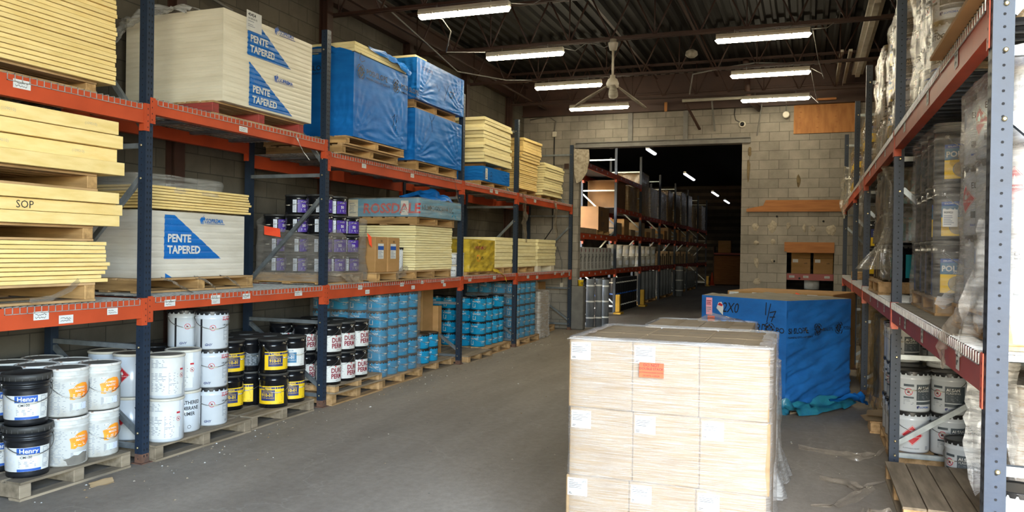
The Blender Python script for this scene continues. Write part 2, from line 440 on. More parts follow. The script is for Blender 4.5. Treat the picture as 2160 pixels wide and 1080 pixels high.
mb.box(XW - .2, -.6, -2.2, -2.0, 0, 5.9, 'blockl').box(-.6, XR + .2, -2.2, -2.0, 5.2, 5.9, 'blockl')  # unseen opening behind the camera, placed and cut to balance the daylight
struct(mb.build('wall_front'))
# corrugated roof deck, ribs running away from the door
mb = MB(); pr_ = []; x = XW - .2
while x < XR + .25:
    pr_ += [(x, 5.74), (x + .03, 5.79), (x + .12, 5.79), (x + .15, 5.74)]; x += .2
n = len(pr_)
mb.add([(a, y, b) for y in (-2.2, WY + .2) for a, b in pr_] + [(XW - .2, -2.2, 5.95), (XR + .2, -2.2, 5.95), (XW - .2, WY + .2, 5.95), (XR + .2, WY + .2, 5.95)],
       [(i, i + 1, n + i + 1, n + i) for i in range(n - 1)] + [(2 * n, 2 * n + 1, 2 * n + 3, 2 * n + 2)], 'deckm')
struct(mb.build('ceiling'))
# back room shell
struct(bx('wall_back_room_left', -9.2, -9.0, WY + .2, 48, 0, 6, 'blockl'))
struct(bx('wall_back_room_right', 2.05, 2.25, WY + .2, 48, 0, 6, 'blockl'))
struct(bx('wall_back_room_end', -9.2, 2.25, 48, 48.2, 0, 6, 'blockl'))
struct(bx('ceiling_back_room', -9.2, 2.25, WY + .2, 48.2, 5.8, 6, 'deckm'))

# steel lintel channel over the opening with two stub posts above it
mb = MB()
mb.box(-5.06, -1.18, WY - .03, WY + .01, 4.18, 4.30, 'steelgrey').box(-5.06, -1.18, WY - .07, WY - .03, 4.18, 4.195, 'steelgrey').box(-5.06, -1.18, WY - .07, WY - .03, 4.285, 4.30, 'steelgrey')
mb.box(-3.84, -3.74, WY - .05, WY, 4.30, 4.95, 'steelgrey').box(-2.61, -2.51, WY - .05, WY, 4.30, 4.95, 'steelgrey')
struct(mb.build('trim_1'))
# concrete pier at the left jamb and rough plaster flap above it
mb = MB(); mb.cbox(-5.12, -4.78, WY - .22, WY + .02, 0, 1.0, 'steelgrey', .02)
struct(mb.build('trim_2'))
mb = MB(); P = []
for i in range(9):
    t = i / 8; P.append((-5.1 + .03 * math.sin(5 * t), 4.12 - .85 * t))
out = [(-5.1, 4.16), (-4.74, 4.14), (-4.72, 3.9), (-4.78, 3.62), (-4.9, 3.42), (-5.02, 3.36), (-5.08, 3.6)]
vs = [(a, WY - .03, b) for a, b in out] + [(a, WY - .075 + .02 * (i % 2), b) for i, (a, b) in enumerate(out)]
k = len(out)
mb.add(vs, [tuple(range(k, 2 * k))] + [(i, k + i, k + (i + 1) % k, (i + 1) % k) for i in range(k)], 'plaster')
tagd(mb.build('plaster_flap'), 'torn rounded plaster flap at the upper left corner of the doorway', 'plaster flap')

# broken-out patches in the block wall
for i, (x, z, w, h) in enumerate([(-1.057, 2.383, .11, .13), (-.70, 2.385, .15, .2), (-.387, 2.40, .07, .12), (-.067, 2.36, .06, .14), (.10, 2.34, .1, .1), (.45, 2.31, .15, .17), (-1.03, 2.04, .09, .07), (-.69, 2.07, .09, .1), (-1.02, 1.62, .09, .19), (-.7, 1.66, .05, .07), (-1.0, 1.21, .11, .13), (-1.22, 3.6, .06, .36), (-.2, 3.35, .07, .2), (-1.2, 4.0, .06, .18)]):
    mb = MB(); rg = random.Random(i); n = 11
    rim = [(x + w * .75 * math.cos(2 * PI * j / n) * rg.uniform(.6, 1.05), z + h * .75 * math.sin(2 * PI * j / n) * rg.uniform(.6, 1.05)) for j in range(n)]
    inn = [(x + (a - x) * .55 + rg.uniform(-.01, .01), z + (b - z) * .55) for a, b in rim]
    vs = [(a, WY - .002, b) for a, b in rim] + [(a, WY - .022, b) for a, b in inn] + [(x, WY - .012, z)]
    mb.add(vs, [(j, n + j, n + (j + 1) % n, (j + 1) % n) for j in range(n)] + [(n + j, 2 * n, n + (j + 1) % n) for j in range(n)], 'plaster' if i < 11 else 'stain', True)
    mb.build('plaster_patch', wall_back)
for x, z in ((-.62, 2.6), (-.25, 2.72), (.3, 2.5), (-.66, 1.65), (-.15, 1.3), (.3, 2.72)):
    MB().lathe([(.022, 0), (.022, .006)], 'hole', 10).build('drilled_hole', wall_back, (x, WY - .002, z)).rotation_euler = (PI / 2, 0, 0)
# hatch: timber header inside the opening
w = MB().box(SX0, SX1, WY - .03, WY + .2, 1.84, 2.06, 'plank').box(SX0 - .05, SX0, WY - .02, WY + .05, 1.86, 2.06, 'plank').build('window_1'); struct(w)
# things on the back wall
mb = MB(); P = [(-1.24, 2.70), (.70, 2.70), (.70, 2.94), (-.85, 2.945), (-.90, 2.83), (-1.24, 2.76)]
vs = [(a, y, b) for y in (WY - .01, WY - .06) for a, b in P]; k = 6
mb.add(vs, [tuple(range(k, 12)), tuple(range(k))[::-1]] + [(i, (i + 1) % k, k + (i + 1) % k, k + i) for i in range(k)], 'plank')
tagd(mb.build('timber_plank'), 'long orange stained timber plank with a split end fixed across the block wall', 'plank')
mb = MB().box(-.317, .96, WY - .03, WY - .005, 4.335, 4.99, 'osb')
for i in range(5):
    for j in range(3): mb.patch(PY(WY - .03, -.2 + .35 * j + .02 * (i % 2), 4.45 + .11 * i), -.02, .02, -.012, .012, 'plank')
tagd(mb.build('plywood_sheet'), 'knotty plywood sheet covering a hole high on the block wall', 'plywood sheet')
t = thing('security_camera', 'small round white dome security camera on the block wall above the doorway', 'camera', (-1.358, WY, 4.58))
a = MB().lathe([(.075, 0), (.075, .03), (.055, .05)], 'bwhite', 20).build('housing', t); a.rotation_euler = (PI / 2, 0, 0)
a = MB().lathe([(.048, .05), (.04, .075), (.02, .09), (.004, .094)], 'black', 16).build('dome', t); a.rotation_euler = (PI / 2, 0, 0)
MB().tube([(-.05, -.01, .05), (-.14, -.01, .1), (-.17, -.01, .22), (-.16, -.01, .36)], .008, 'ink').build('cable', t)
t = thing('ceiling_alarm', 'round white alarm disc hanging on a thin rod before the block wall', 'alarm', (-.47, WY - .1, 4.73))
a = MB().lathe([(.07, 0), (.075, .02), (.06, .05)], 'bwhite', 20).build('disc', t); a.rotation_euler = (PI / 2, 0, 0)
MB().tube([(0, -.02, .05), (0, -.02, .35)], .009, 'steelgrey').build('rod', t)
t = thing('junction_box', 'grey electrical box with conduit drop on the block wall above the left rack', 'junction box', (-5.58, WY, 4.52))
MB().cbox(-.05, .05, -.06, 0, -.06, .06, 'bwhite', .008).build('box', t)
MB().tube([(0, -.03, .06), (.03, -.03, .3), (-.15, -.03, .42), (-.6, -.03, .36)], .012, 'steelgrey').build('conduit', t)
MB().tube([(.0, -.03, -.06), (.0, -.03, -1.2), (-.02, -.03, -2.2), (-.3, -.03, -2.6)], .012, 'ink').build('conduit', t)
tagd(MB().box(-5.33, -5.23, WY - .03, WY, 3.71, 3.83, 'blackframe').build('wall_plate'), 'small square brown plate on the block wall beside the far left upright', 'plate')
t = thing('wall_outlet', 'grey electrical outlet box on the block wall behind the far left bay', 'outlet', (-5.35, WY, 1.0))
MB().cbox(-.04, .04, -.05, 0, -.06, .06, 'bwhite', .006).build('box', t); MB().tube([(0, -.02, .06), (0, -.02, .55), (-.12, -.02, .9)], .011, 'steelgrey').build('conduit', t)

# columns on the left wall
for i, y in enumerate((6.6, 9.35, 11.75, 14.1, 16.5)):
    mb = MB().box(XW, XW + .02, y - .07, y + .07, 0, 5.2, 'blackframe').box(XW + .02, XW + .11, y - .01, y + .01, 0, 5.2, 'blackframe').box(XW + .11, XW + .13, y - .07, y + .07, 0, 5.2, 'blackframe')
    struct(mb.build('trim_%d' % (i + 3)))
mb = MB().box(XW, XW + .12, -.6, WY, 5.2, 5.24, 'blackframe').box(XW + .05, XW + .07, -.6, WY, 5.24, 5.6, 'blackframe').box(XW, XW + .12, -.6, WY, 5.6, 5.64, 'blackframe')
struct(mb.build('trim_8'))
mb = MB().box(XW, XR, WY - .16, WY - .02, 4.93, 4.96, 'blackframe').box(XW, XR, WY - .1, WY - .08, 4.96, 5.74, 'blackframe').box(XW, XR, WY - .16, WY - .02, 5.3, 5.33, 'blackframe')
struct(mb.build('trim_9'))

# ---------------------------------------------------------------- open web joists
jy = [2.3, 4.65, 7.0, 9.45, 11.8, 14.2, 16.5]
jn = ['nearest the big door', 'second from the big door', 'over the first rack frame', 'carrying the nearest pair of lights', 'carrying the fan', 'carrying the third lights', 'nearest the block wall']
for i, y in enumerate(jy):
    t = thing('roof_joist', 'brown open web steel roof joist ' + jn[i], 'joist', (0, y, 0), 0, 'roof joists')
    for nm, z in (('bottom_chord', 5.0), ('top_chord', 5.68)):
        mb = MB()
        for s in (-1, 1):
            mb.box(XW, XR, s * .025 - .022 * (s < 0), s * .025 + .022 * (s > 0), z, z + .006, 'blackframe').box(XW, XR, s * .02 - .004, s * .02 + .004, z - .0, z + .045, 'blackframe')
        mb.build(nm, t)
    x = XW + .2; mb = MB()
    while x < XR - .3:
        mb.tube([(x, 0, 5.02), (x + .32, 0, 5.70)], .014, 'blackframe', 6); mb.tube([(x + .34, 0, 5.70), (x + .66, 0, 5.02)], .014, 'blackframe', 6); x += .66
    for j in range(0, 12, 2): mb.tube([(XW + .2 + .66 * j, 0, 5.02), (XW + .2 + .66 * j, 0, 5.70)], .011, 'blackframe', 6)
    mb.build('web_rods', t)
for i, (x, z) in enumerate(((-3.2, 5.62), (-1.9, 5.60), (-5.75, 5.06))):
    mb = MB().box(x, x + .05, 0, WY - .2, z, z + .006, 'blackframe').box(x, x + .006, 0, WY - .2, z, z + .05, 'blackframe')
    tagd(mb.build('bridging_angle'), 'brown bridging angle running along the roof ' + ('over the left lights', 'over the right lights', 'low beside the left rack')[i], 'bridging bar')

# ---------------------------------------------------------------- lights
def light(x, y, z, label, group, ln=1.27, rot=0., m='tube'):
    t = thing('strip_light', label, 'light', (x, y, z), rot, group)
    h = ln / 2
    mb = MB()
    prof = [(-.055, .0), (-.06, .035), (-.04, .075), (.04, .075), (.06, .035), (.055, .0)]
    for (a, b) in ((-h, h),):
        mb.add([(xx, p, q) for xx in (a, b) for p, q in prof], [(0, 1, 7, 6), (1, 2, 8, 7), (2, 3, 9, 8), (3, 4, 10, 9), (4, 5, 11, 10), (5, 4, 3, 2, 1, 0), (6, 7, 8, 9, 10, 11), (0, 6, 11, 5)], 'bwhite')
    mb.build('housing', t)
    mb = MB(); lp = [(-.055, 0), (-.048, -.03), (-.025, -.05), (.025, -.05), (.048, -.03), (.055, 0)]
    e = h - .02
    vs = [(-e, p, q) for p, q in lp] + [(e, p, q) for p, q in lp] + [(-h - .02, 0, -.005), (h + .02, 0, -.005)]
    mb.add(vs, [(i, i + 1, 7 + i, 6 + i) for i in range(5)] + [(i + 1, i, 12) for i in range(5)] + [(6 + i, 7 + i, 13) for i in range(5)], m, True)
    mb.build('diffuser', t)
    for s in (-.3, .3): MB().tube([(s * ln, 0, .07), (s * ln, 0, .14)], .004, 'bail', 5).build('hanger', t)
    for s in (-.35, -.05, .3): MB().box(s * ln, s * ln + .025, -.066, .066, -.01, .03, 'bwhite').build('clip', t)
    return t
LYs = [9.37, 11.73, 14.14, 16.45]
nmL = ['nearest of the left-hand strip lights, above the white pack', 'lit strip light second from the front in the left-hand line', 'lit strip light behind the fan line, third in the left-hand line', 'lit strip light nearest the block wall, left of the fan']
nmR = ['lit strip light right of the fan, nearest the front', 'lit strip light right of the fan, middle of its line', 'lit strip light nearest the plywood sheet']
for i, y in enumerate(LYs): light(-4.22, y, 4.87, nmL[i], 'warehouse strip lights', rot=0)
for i, y in enumerate(LYs[1:]): light(-.65, y, 4.87, nmR[i], 'warehouse strip lights')
for i, y in enumerate((2.3, 4.65, 7.0)):
    pass
for i, (y, ln) in enumerate(((22.0, 1.1), (29.6, 2.4), (38.3, 2.4), (44.0, 2.4))):
    light(-4.12, y, 4.62, ('cool strip light just inside the back room doorway', 'second cool strip light down the back room', 'third cool strip light down the back room', 'farthest cool strip light in the back room')[i], 'back room strip lights', ln, PI / 2, 'tubec')
# cables slung between the lights
def cable(label, pts, r=.006, m='steelgrey'):
    tagd(MB().tube(pts, r, m, 6).build('cable'), label, 'cable')
cable('white cable looping from the nearest left strip light', [(-3.6, 9.4, 4.93), (-3.3, 9.45, 4.9), (-3.1, 9.5, 5.02), (-2.9, 9.45, 5.05)])
cable('white cable sagging from the left light to the fan', [(-3.58, 11.75, 4.93), (-3.4, 11.75, 4.88), (-3.25, 11.8, 4.99), (-3.1, 11.8, 4.97), (-2.95, 11.78, 4.9), (-2.81, 11.73, 4.93)])
cable('white cable looped at the right strip light nearest the front', [(0.0, 11.75, 4.93), (.2, 11.75, 4.93), (.35, 11.8, 5.05), (.4, 11.8, 5.3)])
cable('white cable dropping between the first and middle right lights', [(.02, 11.8, 4.92), (.1, 12.6, 4.7), (.2, 13.6, 4.62), (.18, 14.1, 4.8), (.0, 14.14, 4.92)])
cable('white cable dropping between the middle and last right lights', [(.0, 14.2, 4.9), (.08, 15, 4.68), (.15, 16, 4.66), (0, 16.45, 4.9)])
cable('grey cable draped along the joist behind the fan', [(-2.0, 14.2, 4.6), (-1.95, 14.2, 4.95), (-1.5, 14.2, 5.02), (-.9, 14.2, 5.08), (-.2, 14.2, 5.02)], .014)
cable('dark cables hanging beside the blue packs under the roof', [(-5.6, 9, 5.3), (-5.4, 10.5, 4.9), (-5.5, 12, 4.75), (-5.2, 13.5, 4.9), (-4.9, 14.3, 5.05)], .012, 'steelgrey')
cable('thin wire looping down from the nearest left joist', [(-4.95, 9.5, 5.05), (-4.6, 9.55, 4.85), (-4.5, 9.6, 4.7), (-4.9, 10.3, 4.62), (-4.8, 11.5, 4.9)], .008, 'steelgrey')
cable('thin conduit along the left wall above the white pack', [(-6.25, 3, 4.6), (-6.25, 7, 4.55), (-6.25, 7.4, 4.5), (-6.25, 7.45, 4.1)], .02, 'steelgrey')
# ceiling fan with three drooping blades
t = thing('ceiling_fan', 'dirty white three bladed ceiling fan hanging under the roof joist', 'ceiling fan', (-2.80, 11.73, 0))
MB().lathe([(.03, 4.83), (.055, 4.84), (.075, 4.93), (.075, 4.95), (.05, 4.95), (.05, 5.0)], 'bwhite', 18).build('canopy', t)
MB().tube([(0, 0, 4.42), (0, 0, 4.85)], .018, 'bwhite', 10).build('down_rod', t)
MB().lathe([(.05, 4.26), (.09, 4.28), (.095, 4.34), (.07, 4.40), (.04, 4.42), (.04, 4.46)], 'bwhite', 18).build('motor', t)
for a in (-75, 38, 190):
    mb = MB(); d = math.radians(a); c, s = math.cos(d), math.sin(d); vs = []
    prof = [(.08, .03), (.16, .045), (.28, .062), (.40, .07), (.50, .066), (.55, .045), (.57, .0)]
    for r, w in prof:
        z = 4.30 - (r - .08) * .62
        for q in (-1, 1):
            for e in (.004, -.004):
                vs.append((r * c - q * w * s, r * s + q * w * c, z + q * w * .12 + e))
    fs = []
    for i in range(len(prof) - 1):
        o = 4 * i
        fs += [(o, o + 2, o + 6, o + 4), (o + 1, o + 5, o + 7, o + 3), (o, o + 4, o + 5, o + 1), (o + 2, o + 3, o + 7, o + 6)]
    mb.add(vs, fs, 'fanm', True); mb.build('blade', t)
t = thing('back_room_fan', 'dim ceiling fan just inside the back room doorway', 'ceiling fan', (-4.9, 20.5, 4.52))
MB().lathe([(.05, 0), (.1, .03), (.1, .12), (.04, .16)], 'steelgrey', 14).build('motor', t); MB().tube([(0, 0, .15), (0, 0, .9)], .02, 'steelgrey').build('down_rod', t)
for a in (20, 140, 260):
    d = math.radians(a); MB().bar((.08 * math.cos(d), .08 * math.sin(d), .04), (.7 * math.cos(d), .7 * math.sin(d), .1), .12, .01, 'fanm').build('blade', t)
# unlit fixtures and brackets on the roof
t = thing('unlit_light_housing', 'long unlit fluorescent housing running along the roof above the right rack', 'light housing', (.84, 14.2, 5.26))
MB().box(-.1, .1, -2.4, 2.4, .02, .1, 'bwhite').build('reflector', t); MB().box(-.04, .04, -2.4, 2.4, -.03, .02, 'bwhite').build('ballast_cover', t)
for i, x in enumerate((.46, .6)):
    tagd(MB().box(x, x + .06, 14.6, 17.3, 5.26, 5.3, 'bwhite').box(x, x + .008, 14.6, 17.3, 5.22, 5.26, 'bwhite').build('tube_channel'), ('grey tube channel on the roof, left one of the short pair', 'grey tube channel on the roof, right one of the short pair')[i], 'channel')
tagd(MB().tube([(-2.6, WY - .3, 5.1), (-.3, WY - .3, 5.1)], .035, 'bwhite', 8).build('roof_pipe'), 'pale pipe crossing under the roof near the block wall', 'pipe')
tagd(MB().tube([(-1.2, 16.2, 5.6), (-1.2, 17.0, 5.0), (-1.0, 17.5, 4.86)], .06, 'blackframe', 10).build('vent_pipe'), 'dark pipe dropping to the block wall behind the last right light', 'pipe')
tagd(MB().bar((-2.5, 17.2, 5.0), (-2.25, WY - .05, 4.5), .05, .03, 'blackframe').build('loose_bracket'), 'dark steel bracket slanting down at the block wall', 'bracket')
tagd(MB().bar((-.95, 17.4, 4.95), (-1.05, WY - .05, 4.32), .02, .02, 'steelgrey').build('thin_rod'), 'thin slanting rod against the block wall right of the camera', 'rod')
tagd(MB().bar((-1.98, 17.4, 5.1), (-1.93, WY - .05, 4.45), .03, .03, 'steelgrey').build('hanging_rod'), 'thin hanging rod over the doorway', 'rod')
tagd(MB().lathe([(.06, 0), (.11, .04), (.1, .1), (.04, .14)], 'fanm', 12).build('roof_horn', None, (-1.95, 14.0, 5.2)), 'pale lumpy horn fixture under the roof between joists', 'horn')
tagd(MB().box(-.02, .04, -.03, 0, -.1, .1, 'osb').build('wood_tag', None, (-2.98, WY - .2, 5.0)), 'small wooden block nailed at the wall girder', 'block')
tagd(MB().box(.12, .5, WY - .24, WY - .18, 4.98, 5.02, 'plank').build('girder_batten'), 'short orange batten along the wall girder', 'batten')

# ================================================================ pallet racks
def post(sg, ztop, rear=False):
    """one upright column, front face at x = 0 looking along sg, near face at y = 0"""
    mb = MB(); d = -sg * .075; w = .075
    a, b = sorted((0, d))
    mb.box(a, b, 0, .075, 0, ztop, 'navy')
    # folded lips standing proud of the column
    e = -sg * .012
    if not rear:
        mp = plane((0, 0 if sg > 0 else .075, 0), (0, sg, 0), (0, 0, 1))
        z = .06
        while z < ztop - .03:
            for q in (.022, .053):
                mb.poly(mp, [(q - .006, z), (q, z - .012), (q + .006, z), (q + .007, z + .006), (q, z + .013), (q - .007, z + .006)], 'hole', .0012)
            z += .05
        mp = PY(0)
        z = .04
        while z < ztop - .03:
            x = -sg * .04
            mb.poly(mp, [(x + .006 * math.cos(k * PI / 3), z + .006 * math.sin(k * PI / 3)) for k in range(6)], 'hole', .0012); z += .05
    return mb
def upright(sg, Xf, Y, label, ztop=4.22, seen=True, dep=1.1):
    t = thing('upright_frame', label, 'rack upright', (Xf, Y, 0), 0, 'left rack uprights' if sg > 0 else 'right rack uprights')
    post(sg, ztop).build('post', t); post(sg, ztop, True).build('post', t, (-sg * (dep - .075), 0, 0))
    for x in (0, -sg * (dep - .075)):
        a, b = sorted((x + sg * .02, x - sg * .095))
        MB().box(a, b, -.02, .1, 0, .008, 'rust').box(*sorted((x + sg * .001, x - sg * .076)), -.001, .076, .008, .06 + .03 * R.random(), 'rust').build('foot_plate', t)
    x0, x1 = -sg * .07, -sg * (dep - .07)
    for z in (.13, .95, 2.6, 4.0):
        MB().box(*sorted((x0, x1)), .02, .055, z - .02, z + .02, 'galv').build('horizontal_brace', t)
    for (za, zb) in ((.23, .9), (2.35, 1.40), (2.75, 3.9)):
        mb = MB().bar((x0, .038, za), (x1, .038, zb), .035, .042, 'galv')
        mb.build('diagonal_brace', t)
    mb = MB()
    for z in (.13, .25, .95, 2.33, 2.6, 2.78, 4.0): mb.lathe([(.009, 0), (.009, .006), (.005, .01)], 'bolt', 8)
    for k, z in enumerate((.13, .25, .95, 2.33, 2.6, 2.78, 4.0)):
        mb = MB().lathe([(.010, 0), (.010, .007), (.005, .011)], 'bolt', 8); o = mb.build('bolt', t, (-sg * .045, 0, z)); o.rotation_euler = (PI / 2, 0, 0)
    return t

def sticker(mp, a, b, w, h, parent, rg, m='white'):
    mb = MB().patch(mp, a, a + w, b, b + h, m, .002)
    for i in range(2):
        x = a + w * .12; z = b + h * (.62 - .34 * i); e = a + w * rg.uniform(.6, .92)
        pts = []
        while x < e: pts.append((x, z + rg.uniform(-.1, .14) * h)); x += w * .055
        if len(pts) > 1: mb.stroke(mp, pts, h * .05, 'ink', .003)
    return mb.build('shelf_label', parent)

def beam(sg, Xf, Y0, Y1, zt, h, m, label, tags=(), front=True, group=None):
    t = thing('load_beam', label, 'rack beam', (Xf, Y0, 0), 0, group)
    a, b = .077, Y1 - Y0 - .002
    x0, x1 = sorted((0, -sg * .045)); xs = sorted((-sg * .045, -sg * .065))
    MB().box(x0, x1, a, b, zt - h, zt, m).box(*xs, a, b, zt - h, zt - .03, m).build('beam', t)
    mE = M['orange'] if m == 'orange' else mat('bright orange connector', '#D6522C', '#C84A28', .4)
    for y, q in ((a, -1), (b, 1)):
        mb = MB(); ya, yb = sorted((y, y - q * .02)); zc = zt + .012; zb = zt - max(.2, h + .06)
        mb.box(*sorted((sg * .004, -sg * .05)), ya, yb, zb, zc, mE)
        ya, yb = sorted((y, y + q * .036)); mb.box(*sorted((sg * .0015, sg * .006)), ya, yb, zb, zc, mE)
        mp = plane((sg * .006, 0, 0), (0, sg, 0), (0, 0, 1))
        for z in (zb + .03, zb + .08, zb + .13, zb + .18):
            yy = sg * (y + q * .018)
            mb.poly(mp, [(yy - .005, z), (yy, z - .009), (yy + .005, z), (yy, z + .009)], 'hole', .001)
        mb.build('end_connector', t)
    rg = random.Random(hash(label) % 1000 if False else len(label) * 7 + int(Y0 * 10))
    if sg > 0: mp = PX(.001)
    else: mp = PXm(-.001)
    for (y, dz, w, hh) in tags:
        yy = y - Y0
        sticker(mp, yy if sg > 0 else -yy - w, zt - h / 2 + dz - hh / 2, w, hh, t, rg)
    return t

def deck(sg, Xf, ya, yb, zt, label, group, dep=1.1, front=True, ch=2):
    """wire mesh deck with waterfall edge over the front beam"""
    t = thing('wire_deck', label, 'wire deck', (Xf, ya, zt), 0, group)
    L_ = yb - ya; mb = MB(); r = .0024
    def wire(x0, x1, y0, y1, z0, z1): mb.box(min(x0, x1) - r, max(x0, x1) + r, min(y0, y1) - r, max(y0, y1) + r, min(z0, z1) - r, max(z0, z1) + r, 'wire')
    n = max(3, int(L_ / .055)); f = sg * .006
    for i in range(n + 1):
        y = .01 + (L_ - .02) * i / n
        wire(f, -sg * (dep - .01), y, y, .008, .008); wire(f, f, y, y, .008, -.042)
    for z in (-.042,): wire(f, f, .01, L_ - .01, z, z)
    k = 10
    for i in range(k + 1): wire(-sg * (.02 + (dep - .05) * i / k), -sg * (.02 + (dep - .05) * i / k), .01, L_ - .01, .003, .003)
    mb.build('wire_mesh', t)
    for i in range(ch):
        y = L_ * (i + .5) / ch
        x0, x1 = sorted((-sg * .066, -sg * (dep - .07)))
        MB().box(x0, x1, y - .035, y + .035, -.03, -.027, 'galv').box(x0, x1, y - .035, y - .032, -.03, .0, 'galv').box(x0, x1, y + .032, y + .035, -.03, .0, 'galv').build('support_channel', t)
    return t

LX = -5.05; LY = [1.25, 4.98, 7.54, 11.27, 13.76, 17.40]
RX = .666; RY = [-.165, 3.565, 7.295, 11.025, 13.54, 17.2]
fr = ['nearest left rack upright beside the door', 'left rack upright between the yellow foam stacks and the white printed packs', 'left rack upright in front of the purple label pails', 'left rack upright beside the aqua pail stack', 'left rack upright in front of the hanging film strands', 'last left rack upright against the block wall']
for i in range(6):
    upright(1, LX, LY[i], fr[i])
fr = ['right rack upright beside the door', 'nearest right rack upright, big in the right foreground', 'right rack upright behind the bare wooden pallet', 'right rack upright beside the blue wrapped floor pack', 'right rack upright second from the block wall', 'last right rack upright against the block wall']
for i in range(1, 6): upright(-1, RX, RY[i], fr[i])
bay = ['front', 'second', 'third', 'fourth', 'far']
Hu = [2.925, 2.982, 2.86, 2.853, 2.85]; Hl = [1.343, 1.355, 1.36, 1.365, 1.362]
hu = [.15, .12, .15, .11, .15]; hl = [.15, .11, .15, .11, .15]
tl = [[(4.0, .01, .12, .06), (4.2, -.03, .12, .06), (4.62, 0, .1, .05)], [(5.2, 0, .12, .055), (5.75, .02, .12, .04), (5.76, -.02, .11, .04), (6.18, .01, .11, .05), (7.0, .0, .13, .05)], [(8.25, .03, .1, .05), (8.42, -.03, .1, .05), (9.3, .03, .1, .05), (9.62, -.02, .1, .05), (9.9, .04, .08, .045), (10.55, .03, .1, .045), (10.62, -.02, .09, .045)], [(11.55, 0, .12, .05), (12.6, .01, .14, .06)], [(14.35, .0, .14, .06), (14.9, -.02, .14, .06), (16.1, .03, .13, .06), (16.6, .0, .12, .05), (16.75, .02, .1, .05), (17.2, .0, .1, .09)]]
tu = [[(3.83, .02, .13, .06)], [(6.1, -.02, .12, .05)], [(8.3, 0, .1, .05), (9.55, 0, .1, .05)], [(12.4, 0, .13, .06), (12.65, 0, .13, .06)], [(14.7, 0, .14, .06), (16.1, 0, .1, .06)]]
for i in range(5):
    for z, h, nm, tg in ((Hu[i], hu[i], 'upper', tu[i]), (Hl[i], hl[i], 'lower', tl[i])):
        beam(1, LX, LY[i], LY[i + 1], z, h, 'orange', f'orange front beam on the {nm} tier of the {bay[i]} left rack bay', tg, group='left rack beams')
        beam(1, LX - 1.05, LY[i], LY[i + 1], z, h, 'orange', f'orange rear beam by the wall, {nm} tier of the {bay[i]} left rack bay', group='left rack beams')
        a, b = LY[i] + .09, LY[i + 1] - .015; k = 3 if b - a > 3 else 2
        for j in range(k):
            w = (b - a) / k
            deck(1, LX, a + w * j + .02, a + w * (j + 1) - .02, z, f'wire mesh deck, {("near", "middle", "far")[j] if k == 3 else ("near", "far")[j]} section on the {nm} tier of the {bay[i]} left rack bay', 'left rack wire decks')
bayr = ['door', 'nearest', 'second', 'third', 'far']
rl = [[], [(4.13, 0, .09, .11), (5.35, -.0, .1, .11), (6.25, 0, .1, .1), (6.6, -.02, .06, .06)], [(7.9, .0, .1, .08), (8.6, 0, .1, .08), (9.6, 0, .1, .08)], [], []]
ru = [[], [(4.32, 0, .1, .09), (5.3, -.01, .1, .08), (6.5, 0, .12, .07)], [(8.1, .0, .1, .07), (9.2, 0, .1, .07), (10.0, 0, .12, .07)], [(12, 0, .1, .06)], []]
for i in range(1, 5):
    for z, h, nm, tg in ((2.83, .15, 'upper', ru[i]), (1.394, .15, 'lower', rl[i])):
        beam(-1, RX, RY[i], RY[i + 1], z, h, 'red' if nm == 'lower' else 'orange', f'{"dusty red" if nm == "lower" else "orange"} front beam on the {nm} tier of the {bayr[i]} right rack bay', tg, group='right rack beams')
        beam(-1, RX + 1.05, RY[i], RY[i + 1], z, h, 'orange', f'orange rear beam by the wall, {nm} tier of the {bayr[i]} right rack bay', group='right rack beams')
        a, b = RY[i] + .09, RY[i + 1] - .015; k = 3 if b - a > 3 else 2
        for j in range(k):
            w = (b - a) / k
            deck(-1, RX, a + w * j + .02, a + w * (j + 1) - .02, z, f'wire mesh deck, {("near", "middle", "far")[j] if k == 3 else ("near", "far")[j]} section on the {nm} tier of the {bayr[i]} right rack bay', 'right rack wire decks', ch=8)
# ================================================================ pallets, boards, packs, film
def pallet(x0, x1, y0, y1, z0, h, label, wd='wood', ed='woodx', nb=6, group=None, red=False):
    t = thing('wooden_pallet', label, 'pallet', (x0, y0, z0), R.uniform(-.006, .006), group)
    X, Y = x1 - x0, y1 - y0; k = .017
    w = X / nb * (.95 if nb == 7 else .82)
    for i in range(nb):
        a = (X - w) * i / (nb - 1); e = R.uniform(0, .012)
        MB().box(a, a + w, e, Y - R.uniform(0, .012), h - k, h, wd).build('deck_board', t)
    for i in range(3):
        b = (Y - .09) * i / 2
        o = MB().cbox(.004, X - .004, b, b + .09, k, h - k, 'woodred' if red else ed, .004).build('stringer', t)
    for i in range(3):
        a = (X - .11) * i / 2
        MB().box(a, a + .11, .0, Y, 0, k, wd).build('bottom_board', t)
    return t

